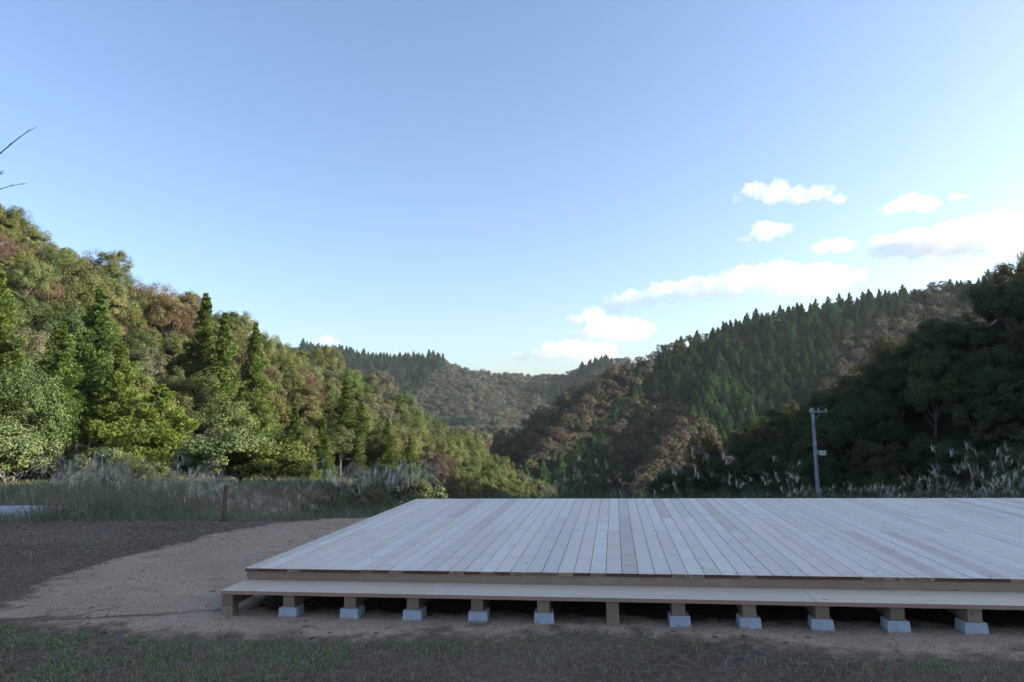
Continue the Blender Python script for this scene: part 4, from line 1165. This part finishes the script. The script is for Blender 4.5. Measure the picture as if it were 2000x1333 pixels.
litter('fallen_leaves', 2600, (-4.5, 8, -2.4, 4.5), .038, [(.22, .11, .065), (.16, .085, .055), (.27, .17, .09), (.11, .07, .05)], 94,
       'reddish fallen leaves scattered on the gravel and soil', lambda x, y: np.where((x > 0) & (y > -.3), 0, 1)*np.clip(.12 + .9*np.exp(-(gravel_mask(x, y)/.35)**2)*sstep(fbm(x*1.5, y*1.5, 44), .45, .65), 0, 1), .25, 'leaves')
def straws():
    rng = np.random.default_rng(97); g = Geo()
    paths = [[(-2.6, -.75), (-1.6, -.72), (-.6, -.45), (.0, -.2)], [(-2.3, -.8), (-1.75, -.78), (-1.6, -.6), (-1.75, -.35)], [(-2.1, -.78), (-1.35, -.6), (-1.15, -.2)], [(-2.9, -.85), (-2.35, -.55), (-2.1, -.2)], [(-2.2, -.74), (-1.2, -.62), (-.5, -.4)]]
    for P in paths:
        P = np.array(P); t = np.linspace(0, 1, 10); k = np.linspace(0, 1, len(P))
        q = np.stack([np.interp(t, k, P[:, 0]), np.interp(t, k, P[:, 1])], 1) + rng.normal(size=(10, 2))*.012
        z = height(q[:, 0], q[:, 1]) + .03
        g.tube(np.column_stack([q, z]), .0035, 4, (.26, .19, .13))
    obj('dry_stalks', g.mesh('dry_stalks', M_straw), kind='stuff', label='long dry stalks lying on the gravel at left', category='straw')
    # straw skirt under the big clump
    g = Geo()
    for k in range(170):
        r_, d_, _ = survey(rng.uniform(85, 175), 1000, rng.uniform(13.5, 14.6)); x, y = to_xy(r_, d_); z = float(height(x, y))
        a = rng.uniform(0, 6.28)
        p = np.array([x, y, z + rng.uniform(0, .45)]); dv = (math.cos(a)*.8, math.sin(a)*.5-.3, rng.uniform(-.5, .6))
        ribbon(g, p, dv, rng.uniform(.3, .7), .008, .9, rng, 4, np.array([.30, .225, .155])*rng.uniform(.6, 1.1))
    obj('straw_heap', g.mesh('straw_heap', M_straw), kind='stuff', label='tangle of dry straw at the foot of the big pampas clump', category='straw')
straws()

# ------------------------------------------------------------------ clouds over the right-hand hills
def cloud_material():
    t = NT('cloud_vapour')
    v = t.n('ShaderNodeVolumePrincipled'); v.inputs['Color'].default_value = (1, 1, 1, 1); v.inputs['Anisotropy'].default_value = .2
    tc = t.n('ShaderNodeTexCoord'); n = t.noise(tc.outputs['Object'], .02, 9, .72)
    n2 = t.ramp(n, [(.30, 0.), (.70, 1.)]); t.l(t.math('MULTIPLY', n2, .0085), v.inputs['Density'])
    t.l(v.outputs[0], t.out.inputs['Volume']); return t.m
M_cloud = cloud_material()
ctex = bpy.data.textures.new('cloud_lumps', 'CLOUDS'); ctex.noise_scale = 70; ctex.noise_depth = 4
ctex2 = bpy.data.textures.new('cloud_wisps', 'CLOUDS'); ctex2.noise_scale = 22; ctex2.noise_depth = 3
def cloud(pts, label, seed, D=3600):
    """pts: puffs (u, v, radius in photo pixels) seen at distance D"""
    rng = np.random.default_rng(seed); g = Geo()
    r0, d0, z0 = survey(pts[0][0], pts[0][1], D); x0, y0 = to_xy(r0, d0)
    base = min(survey(u, v+.5*rp, D)[2] for u, v, rp in pts)
    def ball(c, rad, sq):
        n, m = 14, 9; vs_ = []; f = []
        for i in range(m+1):
            th = math.pi*i/m
            for j in range(n):
                ph = 2*math.pi*j/n; vs_.append((c[0]+rad*math.sin(th)*math.cos(ph), c[1]+rad*math.sin(th)*math.sin(ph), c[2]+rad*sq*math.cos(th)))
        for i in range(m):
            for j in range(n):
                f.append((i*n+j, (i+1)*n+j, (i+1)*n+(j+1) % n, i*n+(j+1) % n))
        g.add(vs_, f)
    for u, v, rp in pts:
        rr, dd, zz = survey(u, v, D); px, py = to_xy(rr, dd); rad = rp/FPX*D
        rad *= 1.27; c = np.array([px-x0, py-y0, zz-z0]); ball(c, rad, .75)
        for k in range(5):
            q = rng.normal(size=3); q /= np.linalg.norm(q); q[2] = abs(q[2])*.6
            ball(c + q*rad*np.array([1, 1.2, .6]), rad*rng.uniform(.4, .65), .8)
    o = obj('cloud', g.mesh('cloud', M_cloud), None, (x0, y0, z0), label=label, category='cloud', group='fair-weather clouds over the right-hand hills')
    md = o.modifiers.new('merge', 'REMESH'); md.mode = 'VOXEL'; md.voxel_size = 9.0
    md = o.modifiers.new('lumps', 'DISPLACE'); md.texture = ctex; md.texture_coords = 'GLOBAL'; md.strength = 80; md.mid_level = .52
    md = o.modifiers.new('wisps', 'DISPLACE'); md.texture = ctex2; md.texture_coords = 'GLOBAL'; md.strength = 38; md.mid_level = .5
cloud([(1205, 594, 18), (1235, 588, 20), (1270, 582, 20), (1310, 572, 24), (1335, 570, 24), (1365, 564, 26), (1420, 560, 28), (1470, 550, 34), (1530, 548, 38), (1590, 548, 36), (1635, 545, 28)], 'long white cloud bank resting just above the middle hill', 1, 3300)
cloud([(1725, 485, 26), (1790, 478, 34), (1850, 470, 40), (1910, 462, 44), (1970, 462, 46), (2040, 465, 48)], 'largest white cloud at the right edge of the sky', 2, 4300)
cloud([(1440, 390, 10), (1475, 372, 18), (1510, 376, 22), (1560, 382, 20), (1605, 375, 16), (1638, 392, 13)], 'topmost ragged white cloud over the middle hill', 3, 3000)
cloud([(1735, 408, 13), (1770, 398, 20), (1815, 400, 16), (1870, 386, 10)], 'small ragged cloud above the large right-hand cloud', 4, 3700)
cloud([(1455, 466, 10), (1495, 452, 20), (1525, 452, 14)], 'small puffy cloud below the topmost ragged cloud', 5, 4000)
cloud([(1605, 484, 14), (1635, 482, 16), (1662, 482, 9)], 'small flat cloud left of the large right-hand cloud', 6, 3500)
cloud([(1125, 625, 12), (1160, 618, 18), (1185, 626, 12), (1140, 658, 16), (1165, 650, 22), (1195, 645, 28), (1230, 645, 26), (1255, 648, 16)], 'double puffy cloud low over the valley beside the middle hill', 7, 4700)
cloud([(1020, 699, 12), (1055, 695, 15), (1085, 688, 20), (1115, 684, 22), (1145, 690, 22), (1180, 688, 20)], 'low cloud touching the far mountain skyline', 8, 5400)
cloud([(620, 666, 8), (640, 666, 10), (660, 670, 6)], 'tiny cloud peeping over the end of the left slope', 9, 5000)

# ------------------------------------------------------------------ haze
def haze():
    t = NT('haze_air'); v = t.n('ShaderNodeVolumePrincipled')
    v.inputs['Color'].default_value = (.80, .90, 1.0, 1); v.inputs['Density'].default_value = HAZE; v.inputs['Anisotropy'].default_value = .25
    t.l(v.outputs[0], t.out.inputs['Volume'])
    co = np.zeros(len(bpy.data.objects['ground'].data.vertices)*3, np.float32); bpy.data.objects['ground'].data.vertices.foreach_get('co', co); co = co.reshape(-1, 3)
    g = Geo(); g.box(co[:, 0].min()-5, co[:, 0].max()+5, co[:, 1].min()-5, co[:, 1].max()+5, co[:, 2].min()-1, co[:, 2].max()+22)
    print('HAZE', co.min(0), co.max(0))
    obj('haze', g.mesh('haze', t.m), kind='stuff', label='thin blue autumn haze filling the valley', category='haze')
HAZE = .00006
haze()
